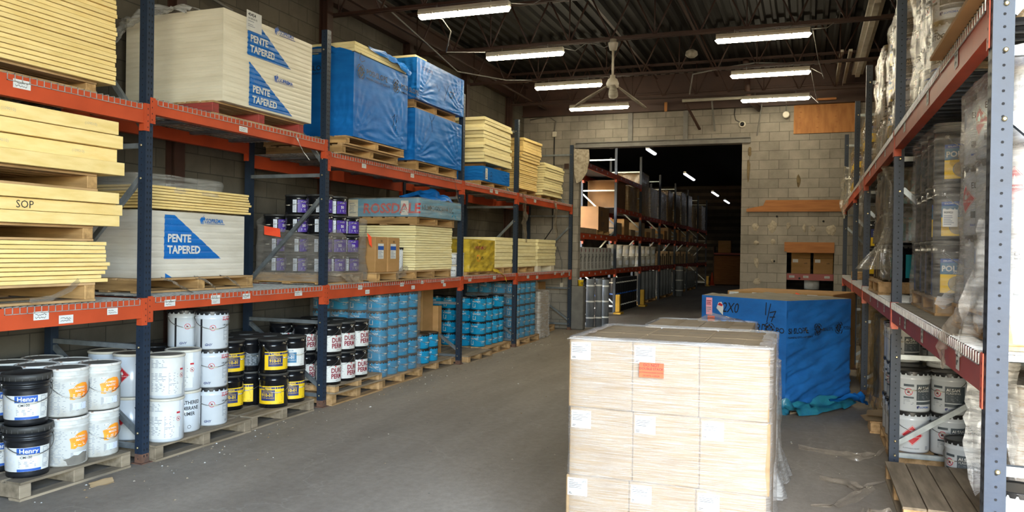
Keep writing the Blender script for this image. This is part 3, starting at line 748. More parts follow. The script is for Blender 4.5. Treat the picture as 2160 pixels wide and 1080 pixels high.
def boards(x0, x1, y0, y1, z0, n, th, m, where, kind='yellow foam board', jit=.012, gap=.003, lean=0., group=None, marks=None, fan=0.):
    me = None
    for i in range(n):
        mb = MB().cbox(-(x1 - x0) / 2, (x1 - x0) / 2, -(y1 - y0) / 2, (y1 - y0) / 2, 0, th - gap, m, .0025)
        lab = f'{"bottom" if i == 0 else "topmost" if i == n - 1 else ORD[i]} {kind}{"" if i in (0, n - 1) else " up"} of the {where}'
        loc = ((x0 + x1) / 2 + R.uniform(-jit, jit), (y0 + y1) / 2 + R.uniform(-jit, jit) * 1.5 + lean * i / n, z0 + th * i)
        if me is None:
            o = mb.build('foam_board', None, loc); me = o.data
        else:
            o = bpy.data.objects.new('foam_board', me); COL.objects.link(o); o.location = loc
        o.rotation_euler = (R.uniform(-.001, .001) + fan * max(0, i - n * .55) / n, R.uniform(-.001, .001), R.uniform(-.008, .008))
        tagd(o, lab, 'foam board', group or where)
        if marks and i in marks:
            mk = MB(); mp = PX((x1 - x0) / 2, -(y1 - y0) / 2)
            for (txt, a, sz, col) in marks[i]: mk.text(mp, txt, sz, a, (th - sz * .75) / 2, col)
            mk.build('edge_marking', o)
    return

def pack(name, label, cat, loc, X, Y, Z, m, disp, rz=0., prints=None, topm=None, group=None, nseg=46, x0=0., nz=None):
    """film wrapped pack: box X x Y x Z, near face at y = 0, aisle face at x = x0 + X, wrinkled by disp(face, a, b)"""
    t = thing(name, label, cat, loc, rz, group)
    def D(f, a, b, W):
        e = min(a, W - a, b + .02, Z - b) ; k = max(0., min(1., e / .04))
        return disp(f, a, b, W, Z) * k
    F = lambda a, b, e: Vector((x0 + X + D('F', a, b, Y) + e, a, b))
    N = lambda a, b, e: Vector((x0 + a, -D('N', a, b, X) - e, b))
    F.curved = N.curved = True
    mb = MB(); na = nseg
    nb = nz or na
    mb.patch(F, 0, Y, 0, Z, m, 0, na, nb); mb.patch(N, 0, X, 0, Z, m, 0, na, nb)
    mb.patch(lambda a, b, e: Vector((x0, Y - a, b)), 0, Y, 0, Z, m, 0, 2, 2)
    mb.patch(lambda a, b, e: Vector((x0 + X - a, Y, b)), 0, X, 0, Z, m, 0, 2, 2)
    def T(a, b, e):
        k = max(0, min(1, min(a, X - a, b, Y - b) / .06)); return Vector((x0 + a, b, Z + (.012 + .02 * fbm(a * 3 + 7, b * 3)) * k))
    mb.patch(T, 0, X, 0, Y, topm or m, 0, 20, 20)
    mb.patch(lambda a, b, e: Vector((x0 + a, Y - b, 0)), 0, X, 0, Y, m, 0)
    mb.build('wrapped_boards', t)
    if prints: prints(t, F, N)
    return t

def d_lines(th, amp=.004, seed=0):
    return lambda f, a, b, W, Z: -amp * (1 - abs(math.sin(PI * b / th))) ** 3 * 1.5 + .006 * fbm(a * 2.5 + seed, b * 2.5, 3)
def d_posi(seed, rad=.42, th=.05):
    def f(fc, a, b, W, Z):
        h = .004 * fbm(a * 3 + seed, b * 5, seed) - .0012 * (1 - abs(math.sin(PI * b / th))) ** 3
        for (ca, cb, k) in ((.06, .04, 1), (W - .08, .05, 1.), (W * .95, Z * .8, .5)):
            r = math.hypot(a - ca, b - cb); th_ = math.atan2(b - cb, a - ca)
            h += .010 * k * math.sin(th_ * 26 + 2.5 * fbm(r * 2, th_ * 3, seed)) * math.exp(-(r / rad) ** 2) * min(1, r / .08)
        return h
    return f
def d_floor(seed):
    def f(fc, a, b, W, Z):
        if fc == 'N': return .006 * fbm(a * 2 + seed, b * 3, 1) + .02 * max(0, .35 - b) * fbm(a * 5, b * 9, 4)
        s = b * 5 - a * 1.2
        low = max(0, 1 - b / Z)
        return (.018 + .05 * low) * fbm(a * .9 + seed, s * 1.1, 5) + .03 * low * max(0, a / W) + .004 * fbm(a * 3, s * 2, 8)
    return f

def elephant(mb, mp, a, b, s, m):
    mb.poly(mp, [(a, b), (a + .10 * s, b + .02 * s), (a + .12 * s, b + .30 * s), (a + .2 * s, b + .30 * s), (a + .24 * s, b), (a + .36 * s, b), (a + .4 * s, b + .4 * s), (a + .34 * s, b + .7 * s), (a + .2 * s, b + .82 * s), (a, b + .72 * s), (a - .1 * s, b + .5 * s)], m)
    mb.poly(mp, [(a + .36 * s, b + .5 * s), (a + .62 * s, b + .45 * s), (a + .7 * s, b + .62 * s), (a + .56 * s, b + .85 * s), (a + .36 * s, b + .78 * s)], m)
    mb.stroke(mp, [(a + .62 * s, b + .5 * s), (a + .7 * s, b + .25 * s), (a + .6 * s, b + .12 * s)], .07 * s, m)
    mb.stroke(mp, [(a + .3 * s, b + .8 * s), (a + .5 * s, b + 1.0 * s)], .06 * s, m)
def soprema(mb, mp, a, b, s, m='blueink', shear=0):
    q = mp; mp = lambda a, b, e: q(a, b, e + .008)
    elephant(mb, mp, a, b, s * 1.1, m)
    mb.text(mp, 'SOPREMA', s * .72, a + s * .95, b + s * .22, m, bold=.02)
    mb.patch(mp, a + s * .95, a + s * 4.4, b + s * .06, b + s * .11, m, .0015, 6)
def emblem(mb, mp, a, b, r, m='ink'):
    for k in range(4):
        t = PI / 4 + k * PI / 2; 
        for (rr, q) in ((.5, .2),):
            c = (a + r * rr * math.cos(t), b + r * rr * math.sin(t))
            mb.poly(mp, [(c[0] + r * .27 * math.cos(t + j * PI / 2), c[1] + r * .27 * math.sin(t + j * PI / 2)) for j in range(4)], m)
        t2 = k * PI / 2; c = (a + r * .62 * math.cos(t2), b + r * .62 * math.sin(t2))
        mb.poly(mp, [(c[0] + r * .22 * math.cos(t2 + PI / 4 + j * PI / 2), c[1] + r * .22 * math.sin(t2 + PI / 4 + j * PI / 2)) for j in range(4)], m)
        mb.stroke(mp, [(a + r * .3 * math.cos(t2), b + r * .3 * math.sin(t2)), (a + r * 1.0 * math.cos(t2), b + r * 1.0 * math.sin(t2))], r * .07, m)
        p = [(a + r * .98 * math.cos(t2 + .32 + .12 * j), b + r * .98 * math.sin(t2 + .32 + .12 * j)) for j in range(9)]
        mb.stroke(mp, p, r * .13, m)
    mb.ring(mp, a, b, r * .16, r * .08, m, n=10)
def posi_print(parent, mp, a, b, s, count=2, name='film_print'):
    mb = MB(); q = mp; mp = lambda a, b, e: q(a, b, e + .008)
    for i in range(count):
        o = a + i * s * 7.4
        emblem(mb, mp, o, b, s * .75)
        mb.text(mp, 'POSI·SLOPE', s * .8, o + s * 1.05, b - s * .05, 'ink', bold=.012, sx=1.08)
        mb.text(mp, "PANNEAU D'ISOLANT BISEAUTÉ", s * .34, o + s * 1.05, b - s * .55, 'ink', bold=.01)
    return mb.build(name, parent)

def wrap(label, x0, x1, y0, y1, z0, z1, m, amp=.012, seed=1, top=None, flare=0., rc=.06, nz=16, cat='stretch film', name='stretch_film', ztop=None, waist=None, group=None):
    """see-through film pulled round a loaded pallet"""
    t_loc = (x0, y0, z0); X, Y, Z = x1 - x0, y1 - y0, z1 - z0; P = []
    st = .055
    def edge(p, q):
        k = max(2, int((Vector(q) - Vector(p)).length / st)); return [(p[0] + (q[0] - p[0]) * i / k, p[1] + (q[1] - p[1]) * i / k) for i in range(k)]
    c = rc
    P += edge((c, 0), (X - c, 0)); P += [(X - c + c * math.sin(a), c - c * math.cos(a)) for a in (0, .5, 1.05)]
    P += edge((X, c), (X, Y - c)); P += [(X - c + c * math.cos(a), Y - c + c * math.sin(a)) for a in (0, .5, 1.05)]
    P += edge((X - c, Y), (c, Y)); P += [(c - c * math.sin(a), Y - c + c * math.cos(a)) for a in (0, .5, 1.05)]
    P += edge((0, Y - c), (0, c)); P += [(c - c * math.cos(a), c - c * math.sin(a)) for a in (0, .5, 1.05)]
    mb = MB(); n = len(P); vs = []
    for k in range(nz + 1):
        for (x, y) in P:
            zz = ztop(x, y) if ztop else Z
            b = zz * k / nz
            nx, ny = x - X / 2, y - Y / 2; l = math.hypot(nx / X, ny / Y) * 2 or 1
            g = amp * fbm(x * 4 + seed, y * 4 + b * 2, b * 5) + flare * max(0, .25 - b) / .25 * (.6 + .6 * fbm(x * 6, y * 6, seed))
            if waist: g -= waist * abs(math.sin(PI * b / .365)) ** .7 * 0 + 0
            if waist: g += -waist * (1 - abs(math.sin(PI * b / .365)))
            d = math.hypot(nx, ny)
            vs.append((x + nx / d * g, y + ny / d * g, b))
    fs = [(k * n + i, k * n + (i + 1) % n, (k + 1) * n + (i + 1) % n, (k + 1) * n + i) for k in range(nz) for i in range(n)]
    mb.add(vs, fs, m, True)
    if top:
        s = len(mb.v) - n; mb.add([vs[-n + i] for i in range(n)] + [(X / 2 + (p[0] - X / 2) * .8, Y / 2 + (p[1] - Y / 2) * .8, Z + .015 + .02 * fbm(p[0] * 3, p[1] * 3, seed)) for p in P] + [(X / 2, Y / 2, Z + .01)],
                                  [(i, (i + 1) % n, n + (i + 1) % n, n + i) for i in range(n)] + [(n + i, n + (i + 1) % n, 2 * n) for i in range(n)], m if top is True else top, True)
    o = mb.build(name, None, t_loc)
    return tagd(o, label, cat, group)

def strand(label, pts, w, m='films', seed=0, name='film_strand', cat='plastic film'):
    """crumpled ribbon of film following pts; w = width (or list)"""
    pts = [Vector(p) for p in pts]; q = []
    for i in range(len(pts) - 1):
        for k in range(5): q.append(pts[i].lerp(pts[i + 1], k / 5))
    q.append(pts[-1]); mb = MB(); vs = []; n = 9
    for i, p in enumerate(q):
        d = (q[min(i + 1, len(q) - 1)] - q[max(0, i - 1)]).normalized()
        u = d.cross(Vector((.6, .5, .3))).normalized(); v = d.cross(u)
        f = i / (len(q) - 1) * (len(w) - 1) if isinstance(w, (list, tuple)) else 0
        ww = w if not isinstance(w, (list, tuple)) else w[int(f)] * (1 - f % 1) + w[min(int(f) + 1, len(w) - 1)] * (f % 1)
        for j in range(n):
            s = j / (n - 1) - .5
            vs.append(p + u * (ww * s * (1 + .25 * fbm(i * .5, seed))) + v * (ww * .32 * fbm(s * 3 + seed, i * .35, 2)) + d * ww * .2 * fbm(s * 2, i * .3, seed + 4))
    mb.add(vs, [(i * n + j, i * n + j + 1, (i + 1) * n + j + 1, (i + 1) * n + j) for i in range(len(q) - 1) for j in range(n - 1)], m, True)
    return tagd(mb.build(name), label, cat)

def carton(x0, x1, y0, y1, z0, z1, label, m='kraft', prints=None, sg=1, group=None, c=.006):
    t = thing('carton', label, 'carton', (x0, y0, z0), R.uniform(-.01, .01), group)
    X, Y, Z = x1 - x0, y1 - y0, z1 - z0
    MB().cbox(0, X, 0, Y, 0, Z, m, c).build('body', t)
    MB().box(X / 2 - .03, X / 2 + .03, .01, Y - .01, Z, Z + .0012, 'kraftl').box(.01, X - .01, Y / 2 - .002, Y / 2 + .002, Z, Z + .0006, 'ink').build('tape', t)
    F = (lambda a, b, e: Vector((X + e, a, b))) if sg > 0 else (lambda a, b, e: Vector((-e, Y - a, b)))
    N = lambda a, b, e: Vector((a, -e, b))
    if prints: prints(t, F, N, X, Y, Z)
    return t

# ================================================================ left rack, upper tier
pallet(-6.1, -5.1, 2.7, 4.55, 2.937, .085, 'low skid under the tallest yellow foam stack, upper left')
boards(-6.2, -5.06, 2.2, 4.69, 3.025, 27, .0345, 'foam', 'tall yellow foam stack at the upper left', 'thin foam board', .006, .0045)
pallet(-6.1, -5.1, 5.8, 7.2, 2.994, .125, 'pallet with a red painted end under the upper white printed pack', red=True)
def pente(t, F, N):
    for b in (.50, .02):
        mb = MB(); a0 = .33 if b > .2 else .36
        pts = [(a0, b), (a0 + .66, b), (a0, b + .42)] if b > .2 else [(a0, b), (a0 + .70, b), (a0, b + .41)]
        # subdivide the triangle so that it follows the wrinkles
        nn = 14
        for i in range(nn):
            y0_, y1_ = b + .42 * i / nn, b + .42 * (i + 1) / nn
            w0, w1 = .68 * (1 - i / nn), .68 * (1 - (i + 1) / nn)
            for k in range(8):
                mb.poly(F, [(a0 + w0 * k / 8, y0_), (a0 + w0 * (k + 1) / 8, y0_), (a0 + w1 * (k + 1) / 8, y1_), (a0 + w1 * k / 8, y1_)], 'pblue', .006)
        mb.build('blue_triangle_print', t)
    for b in (.50, .02):
        mb = MB(); a0 = .36 if b > .2 else .40
        mb.text(F, 'PENTE', .092, a0, b + .135, 'white', .012, bold=.035)
        mb.text(F, 'TAPERED', .092, a0, b + .035, 'white', .012, bold=.035)
        mb.build('lettering', t); mb = MB(); soprema(mb, F, .74, b + .30, .075); mb.build('logo_print', t)
    mb = MB().patch(F, .30, .52, .73, .92, 'white', .014, 4, 4); mb.text(F, '40454', .045, .32, .87, 'ink', .016, bold=.02); mb.text(F, 'ISO BISEAUTÉ', .022, .32, .84, 'ink', .016, bold=.01); mb.lines(F, .32, .42, .75, .83, 5, 'grey', .016)
    mb.build('shipping_label', t)
pack('insulation_pack', 'big white wrapped pack with two blue triangles reading PENTE TAPERED, upper tier', 'insulation pack', (-6.2, 5.86, 3.122), 1.16, 1.38, .85, 'pewrap', d_lines(.0472, .006, 1), prints=pente, nz=108, nseg=24)
# crumpled film hanging at the upper back corner of that pack
mb = MB(); n = 22; vs = []
for i in range(n):
    for j in range(9):
        u, v = i / (n - 1), j / 8
        x = -5.35 - .85 * u; zt = 3.985 + .05 * fbm(u * 5, 1) + .07 * math.sin(u * 3)
        vs.append((x - .1 * v * u + .02 * fbm(u * 7, v * 5, 3), 5.87 - .05 - .10 * v - .05 * abs(fbm(u * 6, v * 4, 1)) + (.28 if v < .1 else 0) * (1 - v / .1), zt - (.08 + .30 * u ** 2) * v + .025 * fbm(u * 8, v * 6)))
mb.add(vs, [(i * 9 + j, i * 9 + j + 1, (i + 1) * 9 + j + 1, (i + 1) * 9 + j) for i in range(n - 1) for j in range(8)], 'filmg', True)
tagd(mb.build('film_drape'), 'grey crumpled film draped over the back corner of the upper white printed pack', 'plastic film')
pallet(-6.05, -5.0, 7.78, 9.12, 2.872, .105, 'lower of two pallets under the tall blue pack')
pallet(-6.1, -4.96, 7.8, 9.2, 2.979, .10, 'upper of two pallets under the tall blue pack')
tagd(bx('cardboard_sheet', -6.1, -4.99, 7.9, 9.25, 3.081, 3.089, 'kraftl'), 'thin cardboard sheet between the pallet and the tall blue pack', 'cardboard')
def posiA(t, F, N):
    posi_print(t, F, .14, .78, .115, 2); posi_print(t, N, .25, .80, .10, 1)
    mb = MB(); mb.stroke(F, [(.2, .98), (.14, 1.0), (.12, .93), (.17, .9), (.24, .93)], .008, 'ink'); mb.stroke(F, [(.92, .36), (.98, .42), (.95, .3), (.93, .24)], .007, 'ink'); mb.stroke(F, [(1.04, .42), (1.0, .2)], .007, 'ink')
    mb.build('marker_writing', t)
pack('insulation_pack', 'tallest blue film pack with pale boards showing at its open top', 'insulation pack', (-6.12, 7.97, 3.09), 1.15, 1.32, .98, 'bluewrap', d_posi(2), prints=posiA)
boards(-6.1, -4.98, 7.99, 9.27, 4.085, 3, .04, 'foamp', 'open top of the tallest blue pack', 'pale foam board', .01)
strand('loose blue film along the top edge of the tallest blue pack', [(-4.97, 8.3, 4.2), (-4.96, 8.7, 4.2), (-4.95, 9.0, 4.17), (-4.94, 9.28, 4.12)], [.05, .1, .12, .14], 'bluewrap', 3, 'film_edge')
strand('blue film flap at the near corner of the tallest blue pack', [(-5.9, 7.97, 4.09), (-5.5, 7.97, 4.12), (-5.25, 7.97, 4.1), (-5.0, 7.97, 4.06)], [.12, .1, .12, .05], 'bluewrap', 5, 'film_edge')
pallet(-6.1, -5.02, 9.65, 11.0, 2.872, .125, 'pallet under the lower blue film pack, upper tier')
def posiB(t, F, N):
    mb = MB(); mb.stroke(F, [(.42, .68), (.5, .58), (.62, .72)], .007, 'ink'); mb.stroke(F, [(.5, .58), (.52, .45)], .007, 'ink'); mb.build('marker_writing', t)
pack('insulation_pack', 'lower blue film pack with creased corners, upper tier beside the uprights', 'insulation pack', (-6.12, 9.55, 2.998), 1.13, 1.53, .70, 'bluewrap', d_posi(5, .5), prints=posiB)
pallet(-6.1, -5.04, 9.6, 10.95, 3.715, .11, 'pallet between the two stacked blue film packs')
def posiC(t, F, N):
    mb = MB(); mb.stroke(F, [(.62, .3), (.68, .22), (.74, .3)], .006, 'ink')
    mb.stroke(F, [(.85, .34), (.92, .25)], .007, 'ink'); mb.stroke(F, [(1.0, .36), (.86, .12)], .007, 'ink'); mb.text(F, 'GF', .15, 1.02, .2, 'ink', shear=.1)
    mb.text(F, 'POSI·SLOPE', .07, .12, .42, 'navyink'); mb.build('marker_writing', t)
pack('insulation_pack', 'upper blue film pack resting on a pallet above another blue pack', 'insulation pack', (-6.12, 9.56, 3.826), 1.14, 1.56, .56, 'bluewrap', d_posi(8, .5), prints=posiC)
tagd(bx('foam_board', -6.05, -5.03, 9.6, 9.95, 4.40, 4.43, 'foamp'), 'short pale foam board end lying on the upper blue film pack', 'foam board')
pallet(-6.15, -5.2, 12.3, 13.6, 2.866, .105, 'pallet under the small blue pack, fourth bay upper tier')
def posiD(t, F, N):
    MB().patch(F, .1, .2, .03, .22, 'white', .006).lines(F, .11, .18, .05, .2, 5, 'grey', .008).build('shipping_label', t)
    MB().ring(F, .38, .14, .035, .008, 'ink').ring(F, .38, .07, .04, .008, 'ink').build('marker_writing', t)
pack('insulation_pack', 'small flat blue pack under a pale yellow foam stack', 'insulation pack', (-6.2, 12.4, 2.972), 1.02, 1.28, .25, 'bluewrap', d_posi(11, .2), prints=posiD, nseg=26)
for i, y in enumerate((12.6, 13.4)): tagd(bx('wood_batten', -6.1, -5.25, y, y + .09, 3.24, 3.29, 'woodx'), f'{("near", "far")[i]} wooden batten between the small blue pack and the pale stack', 'batten')
boards(-6.22, -5.16, 12.38, 13.68, 3.291, 13, .059, 'foamp', 'pale foam stack above the small blue pack', 'pale foam board', .022, .006)
pallet(-6.15, -5.2, 14.1, 15.25, 2.863, .115, 'pallet under the fanned foam stack, far bay upper tier')
boards(-6.2, -5.16, 14.15, 15.22, 2.98, 15, .036, 'foam', 'fanned foam stack behind the hanging strands', 'yellow foam board', .012, .005)
boards(-6.2, -5.12, 14.2, 15.3, 3.525, 8, .055, 'foam', 'slipped top part of the fanned foam stack', 'yellow foam board', .03, .006, fan=.04)
pallet(-6.2, -5.3, 15.9, 17.1, 2.863, .115, 'pallet under the last upper foam stack by the block wall')
boards(-6.25, -5.24, 15.85, 17.2, 2.98, 13, .054, 'foamp', 'last upper foam stack by the block wall', 'pale foam board', .02, .008, lean=.16)

# ================================================================ left rack, lower tier
pallet(-6.1, -5.06, 2.6, 4.52, 1.357, .14, 'bottom pallet of the three stacked foam tiers at the left edge')
boards(-6.2, -5.05, 2.2, 4.60, 1.499, 10, .031, 'foam', 'thin stack lowest at the left edge', 'thin yellow foam board', .02, .004, marks={9: [('TR,', 1.38, .028, 'ink'), ("4''", 1.2, .028, 'ink')], 4: [(',INT', 1.3, .024, 'ink')]})
pallet(-6.1, -5.08, 2.6, 4.52, 1.81, .115, 'middle pallet of the three stacked foam tiers at the left edge')
boards(-6.2, -5.04, 2.2, 4.72, 1.928, 3, .087, 'foam', 'thick middle foam tier at the left edge', 'thick yellow foam board', .03, .004, marks={1: [('SOP', 1.62, .075, 'ink'), ('5', 1.42, .07, 'ink')]})
pallet(-6.1, -5.08, 2.6, 4.55, 2.19, .13, 'top pallet of the three stacked foam tiers at the left edge')
boards(-6.2, -5.04, 2.2, 4.71, 2.323, 4, .104, 'foam', 'thick top foam tier at the left edge', 'thick yellow foam board', .03, .005, marks={3: [('(109010)', 1.55, .03, 'foamg'), ('(109010)', 2.2, .03, 'foamg')], 1: [('(109010)', 1.5, .03, 'foamg'), ('(109010)', 2.1, .03, 'foamg')]})
pallet(-6.2, -5.36, 5.25, 6.72, 1.368, .125, 'pallet under the lower white printed pack with ragged film')
def pente2(t, F, N):
    mb = MB(); a0, b = .27, .17
    for i in range(14):
        for k in range(8):
            y0_, y1_ = b + .40 * i / 14, b + .40 * (i + 1) / 14; w0, w1 = .12 + .62 * (1 - i / 14), .12 + .62 * (1 - (i + 1) / 14)
            mb.poly(F, [(a0 + w0 * k / 8, y0_), (a0 + w0 * (k + 1) / 8, y0_), (a0 + w1 * (k + 1) / 8, y1_), (a0 + w1 * k / 8, y1_)], 'pblue', .003)
    mb.build('blue_triangle_print', t)
    mb = MB(); mb.text(F, 'PENTE', .10, a0 + .03, b + .155, 'white', .012, bold=.035); mb.text(F, 'TAPERED', .10, a0 + .03, b + .05, 'white', .012, bold=.035)
    mb.build('lettering', t); mb = MB(); soprema(mb, F, .72, .50, .075, 'pblue'); mb.build('logo_print', t); MB().poly(F, [(.29, 0), (.37, 0), (.29, .04)], 'pblue').build('blue_corner_print', t)
pack('insulation_pack', 'lower white wrapped pack with one blue PENTE TAPERED triangle and yellow boards on it', 'insulation pack', (-6.22, 5.31, 1.495), .79, 1.35, .60, 'pewrapg', d_lines(.06, .005, 4), prints=pente2, nz=80, nseg=30)
boards(-6.2, -5.41, 5.33, 6.72, 2.115, 8, .026, 'foam', 'open top of the lower white printed pack', 'thin yellow foam board', .014, .005)
wrap('clear film draped over the yellow boards of the lower white printed pack', -6.24, -5.42, 5.28, 6.45, 2.26, 2.42, 'filmc', .03, 4, True, rc=.2, nz=5, name='film_drape', cat='plastic film')
for i, (y, dz) in enumerate(((5.6, .2), (6.0, .12), (6.35, .12))):
    strand(f'{("first", "second", "third")[i]} torn film tail hanging at the pallet of the lower white pack', [(-5.38, y - .1, 1.50), (-5.33, y - .03, 1.47), (-5.3, y + .05, 1.42), (-5.05 if i == 0 else -5.3, y + .1, 1.38 - (.08 if i == 0 else 0))], .05, 'films', i)
strand('torn film tail hanging at the bottom foam pallet', [(-5.03, 4.35, 1.52), (-5.0, 4.25, 1.46), (-5.0, 4.1, 1.40), (-5.02, 3.95, 1.39)], .04, 'films', 9)

# purple label pails are placed below, cartons and foam beside them
pallet(-6.12, -5.12, 7.62, 8.5, 1.368, .125, 'pallet under the purple label pails')
pallet(-6.1, -5.0, 8.6, 9.68, 1.368, .12, 'pallet under the two tall kraft cartons')
pallet(-6.12, -5.05, 9.7, 10.9, 1.368, .125, 'pallet under the yellow foam stack beside the cartons')
def cl(t, F, N, X, Y, Z):
    mb = MB().patch(F, .06, .2, .17, .36, 'white', .002); mb.patch(F, .06, .2, .28, .33, 'blueink', .003); mb.lines(F, .07, .19, .18, .27, 6, 'grey', .003); mb.build('carton_label', t)
    MB().text(F, 'W.', .05, .12, Z - .07, 'ink').build('marking', t)
carton(-5.46, -5.03, 8.62, 8.91, 1.49, 1.935, 'nearer of two tall kraft cartons beside the white tube pail', 'kraft', cl)
carton(-5.46, -5.02, 8.92, 9.22, 1.49, 1.930, 'farther of two tall kraft cartons beside the white tube pail', 'kraft', cl)
boards(-6.15, -5.08, 9.78, 10.98, 1.497, 18, .0345, 'foamp', 'foam stack under the pallet of blue sacks', 'pale foam board', .006, .004)
pallet(-6.1, -5.05, 9.75, 11.0, 2.12, .115, 'pallet holding the blue wrapped sacks on the foam stack')
def ross(t, F, N):
    mb = MB().text(N, 'ROSSDALE', .19, .24, .05, 'redink', .006, bold=.03, shear=.05); mb.build('spray_lettering', t)
    mb = MB().text(F, '6-SUMP DGISGWH4 DC', .10, .06, .1, 'ink', .006, bold=.01); mb.build('marker_writing', t)
    MB().patch(N, .84, .96, .02, .22, 'white', .008, 3, 3).lines(N, .86, .94, .05, .18, 4, 'grey', .01).build('paper_label', t)
    MB().patch(N, .0, .16, .0, .24, 'pewrap', .006, 3, 3).lines(N, .02, .14, .04, .2, 6, 'grey', .008).build('printed_flap', t)
pack('wrapped_bundle', 'blue foam bundle in cloudy film with red ROSSDALE writing', 'foam bundle', (-6.12, 9.72, 2.237), 1.12, 1.4, .25, 'chalk', lambda f, a, b, W, Z: .012 * fbm(a * 2, b * 8, 3) - .006 * (1 - abs(math.sin(PI * b / .085))) ** 4, prints=ross, nseg=30)
wrap('cloudy film round the blue ROSSDALE bundle', -6.14, -4.985, 9.70, 11.14, 2.235, 2.50, 'filmc', .02, 8, True, nz=6)
strand('twist of blue film on the ROSSDALE bundle', [(-5.5, 10.1, 2.53), (-5.3, 10.3, 2.57), (-5.15, 10.6, 2.58), (-5.05, 10.9, 2.52)], [.1, .22, .25, .12], 'bluewrap', 2)
pallet(-6.1, -5.1, 11.6, 12.6, 1.372, .06, 'low skid under the dirty yellow film pack')
def yel(t, F, N):
    mb = MB().text(F, 'MEMBRANES', .085, .18, .36, 'maroon', .006, bold=.0, shear=.1); mb.text(F, 'R  16.85%', .07, .3, .2, 'ink', .006, shear=.1); mb.ring(F, .35, .22, .05, .01, 'orangeink'); mb.build('marker_writing', t)
pack('wrapped_bundle', 'dirty yellow film pack with smeared writing beside the white tins', 'film pack', (-6.1, 11.64, 1.435), 1.03, 1.08, .52, 'yelwrap', lambda f, a, b, W, Z: .02 * fbm(a * 3, b * 6, 5) + .012 * fbm(a * 9, b * 14, 2), prints=yel, nseg=34)
strand('dangling yellow film tail over the lower beam', [(-5.03, 12.55, 1.46), (-5.0, 12.75, 1.42), (-4.99, 12.95, 1.36), (-4.99, 13.1, 1.26)], .06, 'yelwrap', 7)
pallet(-6.1, -5.1, 12.8, 13.66, 1.373, .115, 'pallet under the foam stack just before the fourth upright')
boards(-6.15, -5.1, 12.82, 13.68, 1.489, 8, .067, 'foamp', 'stack just before the fourth left upright', 'pale foam board', .012, .005)
pallet(-6.1, -5.08, 13.92, 14.9, 1.370, .115, 'pallet under the foam stack just past the fourth upright')
boards(-6.15, -5.07, 13.9, 14.93, 1.486, 8, .067, 'foamp', 'stack just past the fourth left upright', 'pale foam board', .012, .005)
boards(-6.15, -5.1, 15.15, 16.35, 1.486, 8, .068, 'foamp', 'last lower foam stack by the block wall', 'pale foam board', .015, .005)
for i, y in enumerate((15.2, 16.1)): tagd(bx('foam_block', -6.1, -5.12, y, y + .22, 1.372, 1.484, 'pewrap'), f'{("near", "far")[i]} white foam block under the last lower foam stack', 'foam block')
# strands hanging from the far upper beams
for i, (y, zb, w) in enumerate(((10.95, 2.5, .05), (14.05, 1.95, .16), (16.0, 2.05, .12))):
    strand(('short film strand hanging from the third bay upper beam', 'long film strands hanging past the fourth left upright', 'film strand hanging in the far left bay')[i], [(-5.03, y - .05, 2.87), (-5.0, y, 2.7), (-5.01, y + .03, (2.7 + zb) / 2), (-5.0, y + .1, zb)], [w * .5, w, w * 1.2, w * .4], 'films', i * 3)
strand('paper scrap dangling below the second bay upper beam', [(-5.02, 6.95, 2.95), (-5.0, 6.97, 2.88), (-5.0, 7.05, 2.80), (-4.99, 7.15, 2.72)], [.05, .03, .02, .02], 'white', 3, 'paper_scrap', 'paper scrap')
strand('crumpled film lump on the purple pail pallet edge', [(-5.1, 7.7, 1.5), (-5.02, 7.85, 1.47), (-5.0, 8.05, 1.42), (-5.0, 8.25, 1.42)], [.08, .12, .12, .06], 'films', 2)
strand('crumpled clear film lump beside the tall kraft cartons', [(-5.0, 9.1, 1.42), (-4.98, 9.25, 1.5), (-4.98, 9.4, 1.54)], [.08, .14, .06], 'films', 4)
# kraft cartons on the floor of the third bay
carton(-6.1, -5.5, 10.85, 11.22, .13, 1.2, 'tall brown carton on the floor behind the loose aqua pails', 'kraft', lambda t, F, N, X, Y, Z: MB().patch(N, .2, .32, .55, .72, 'white').text(N, 'H', .15, .22, .58, 'ink', .003, bold=.03).build('carton_label', t))
carton(-6.1, -5.42, 11.24, 11.37, .0, .9, 'low brown carton standing against the tall carton behind the aqua pails', 'kraft')
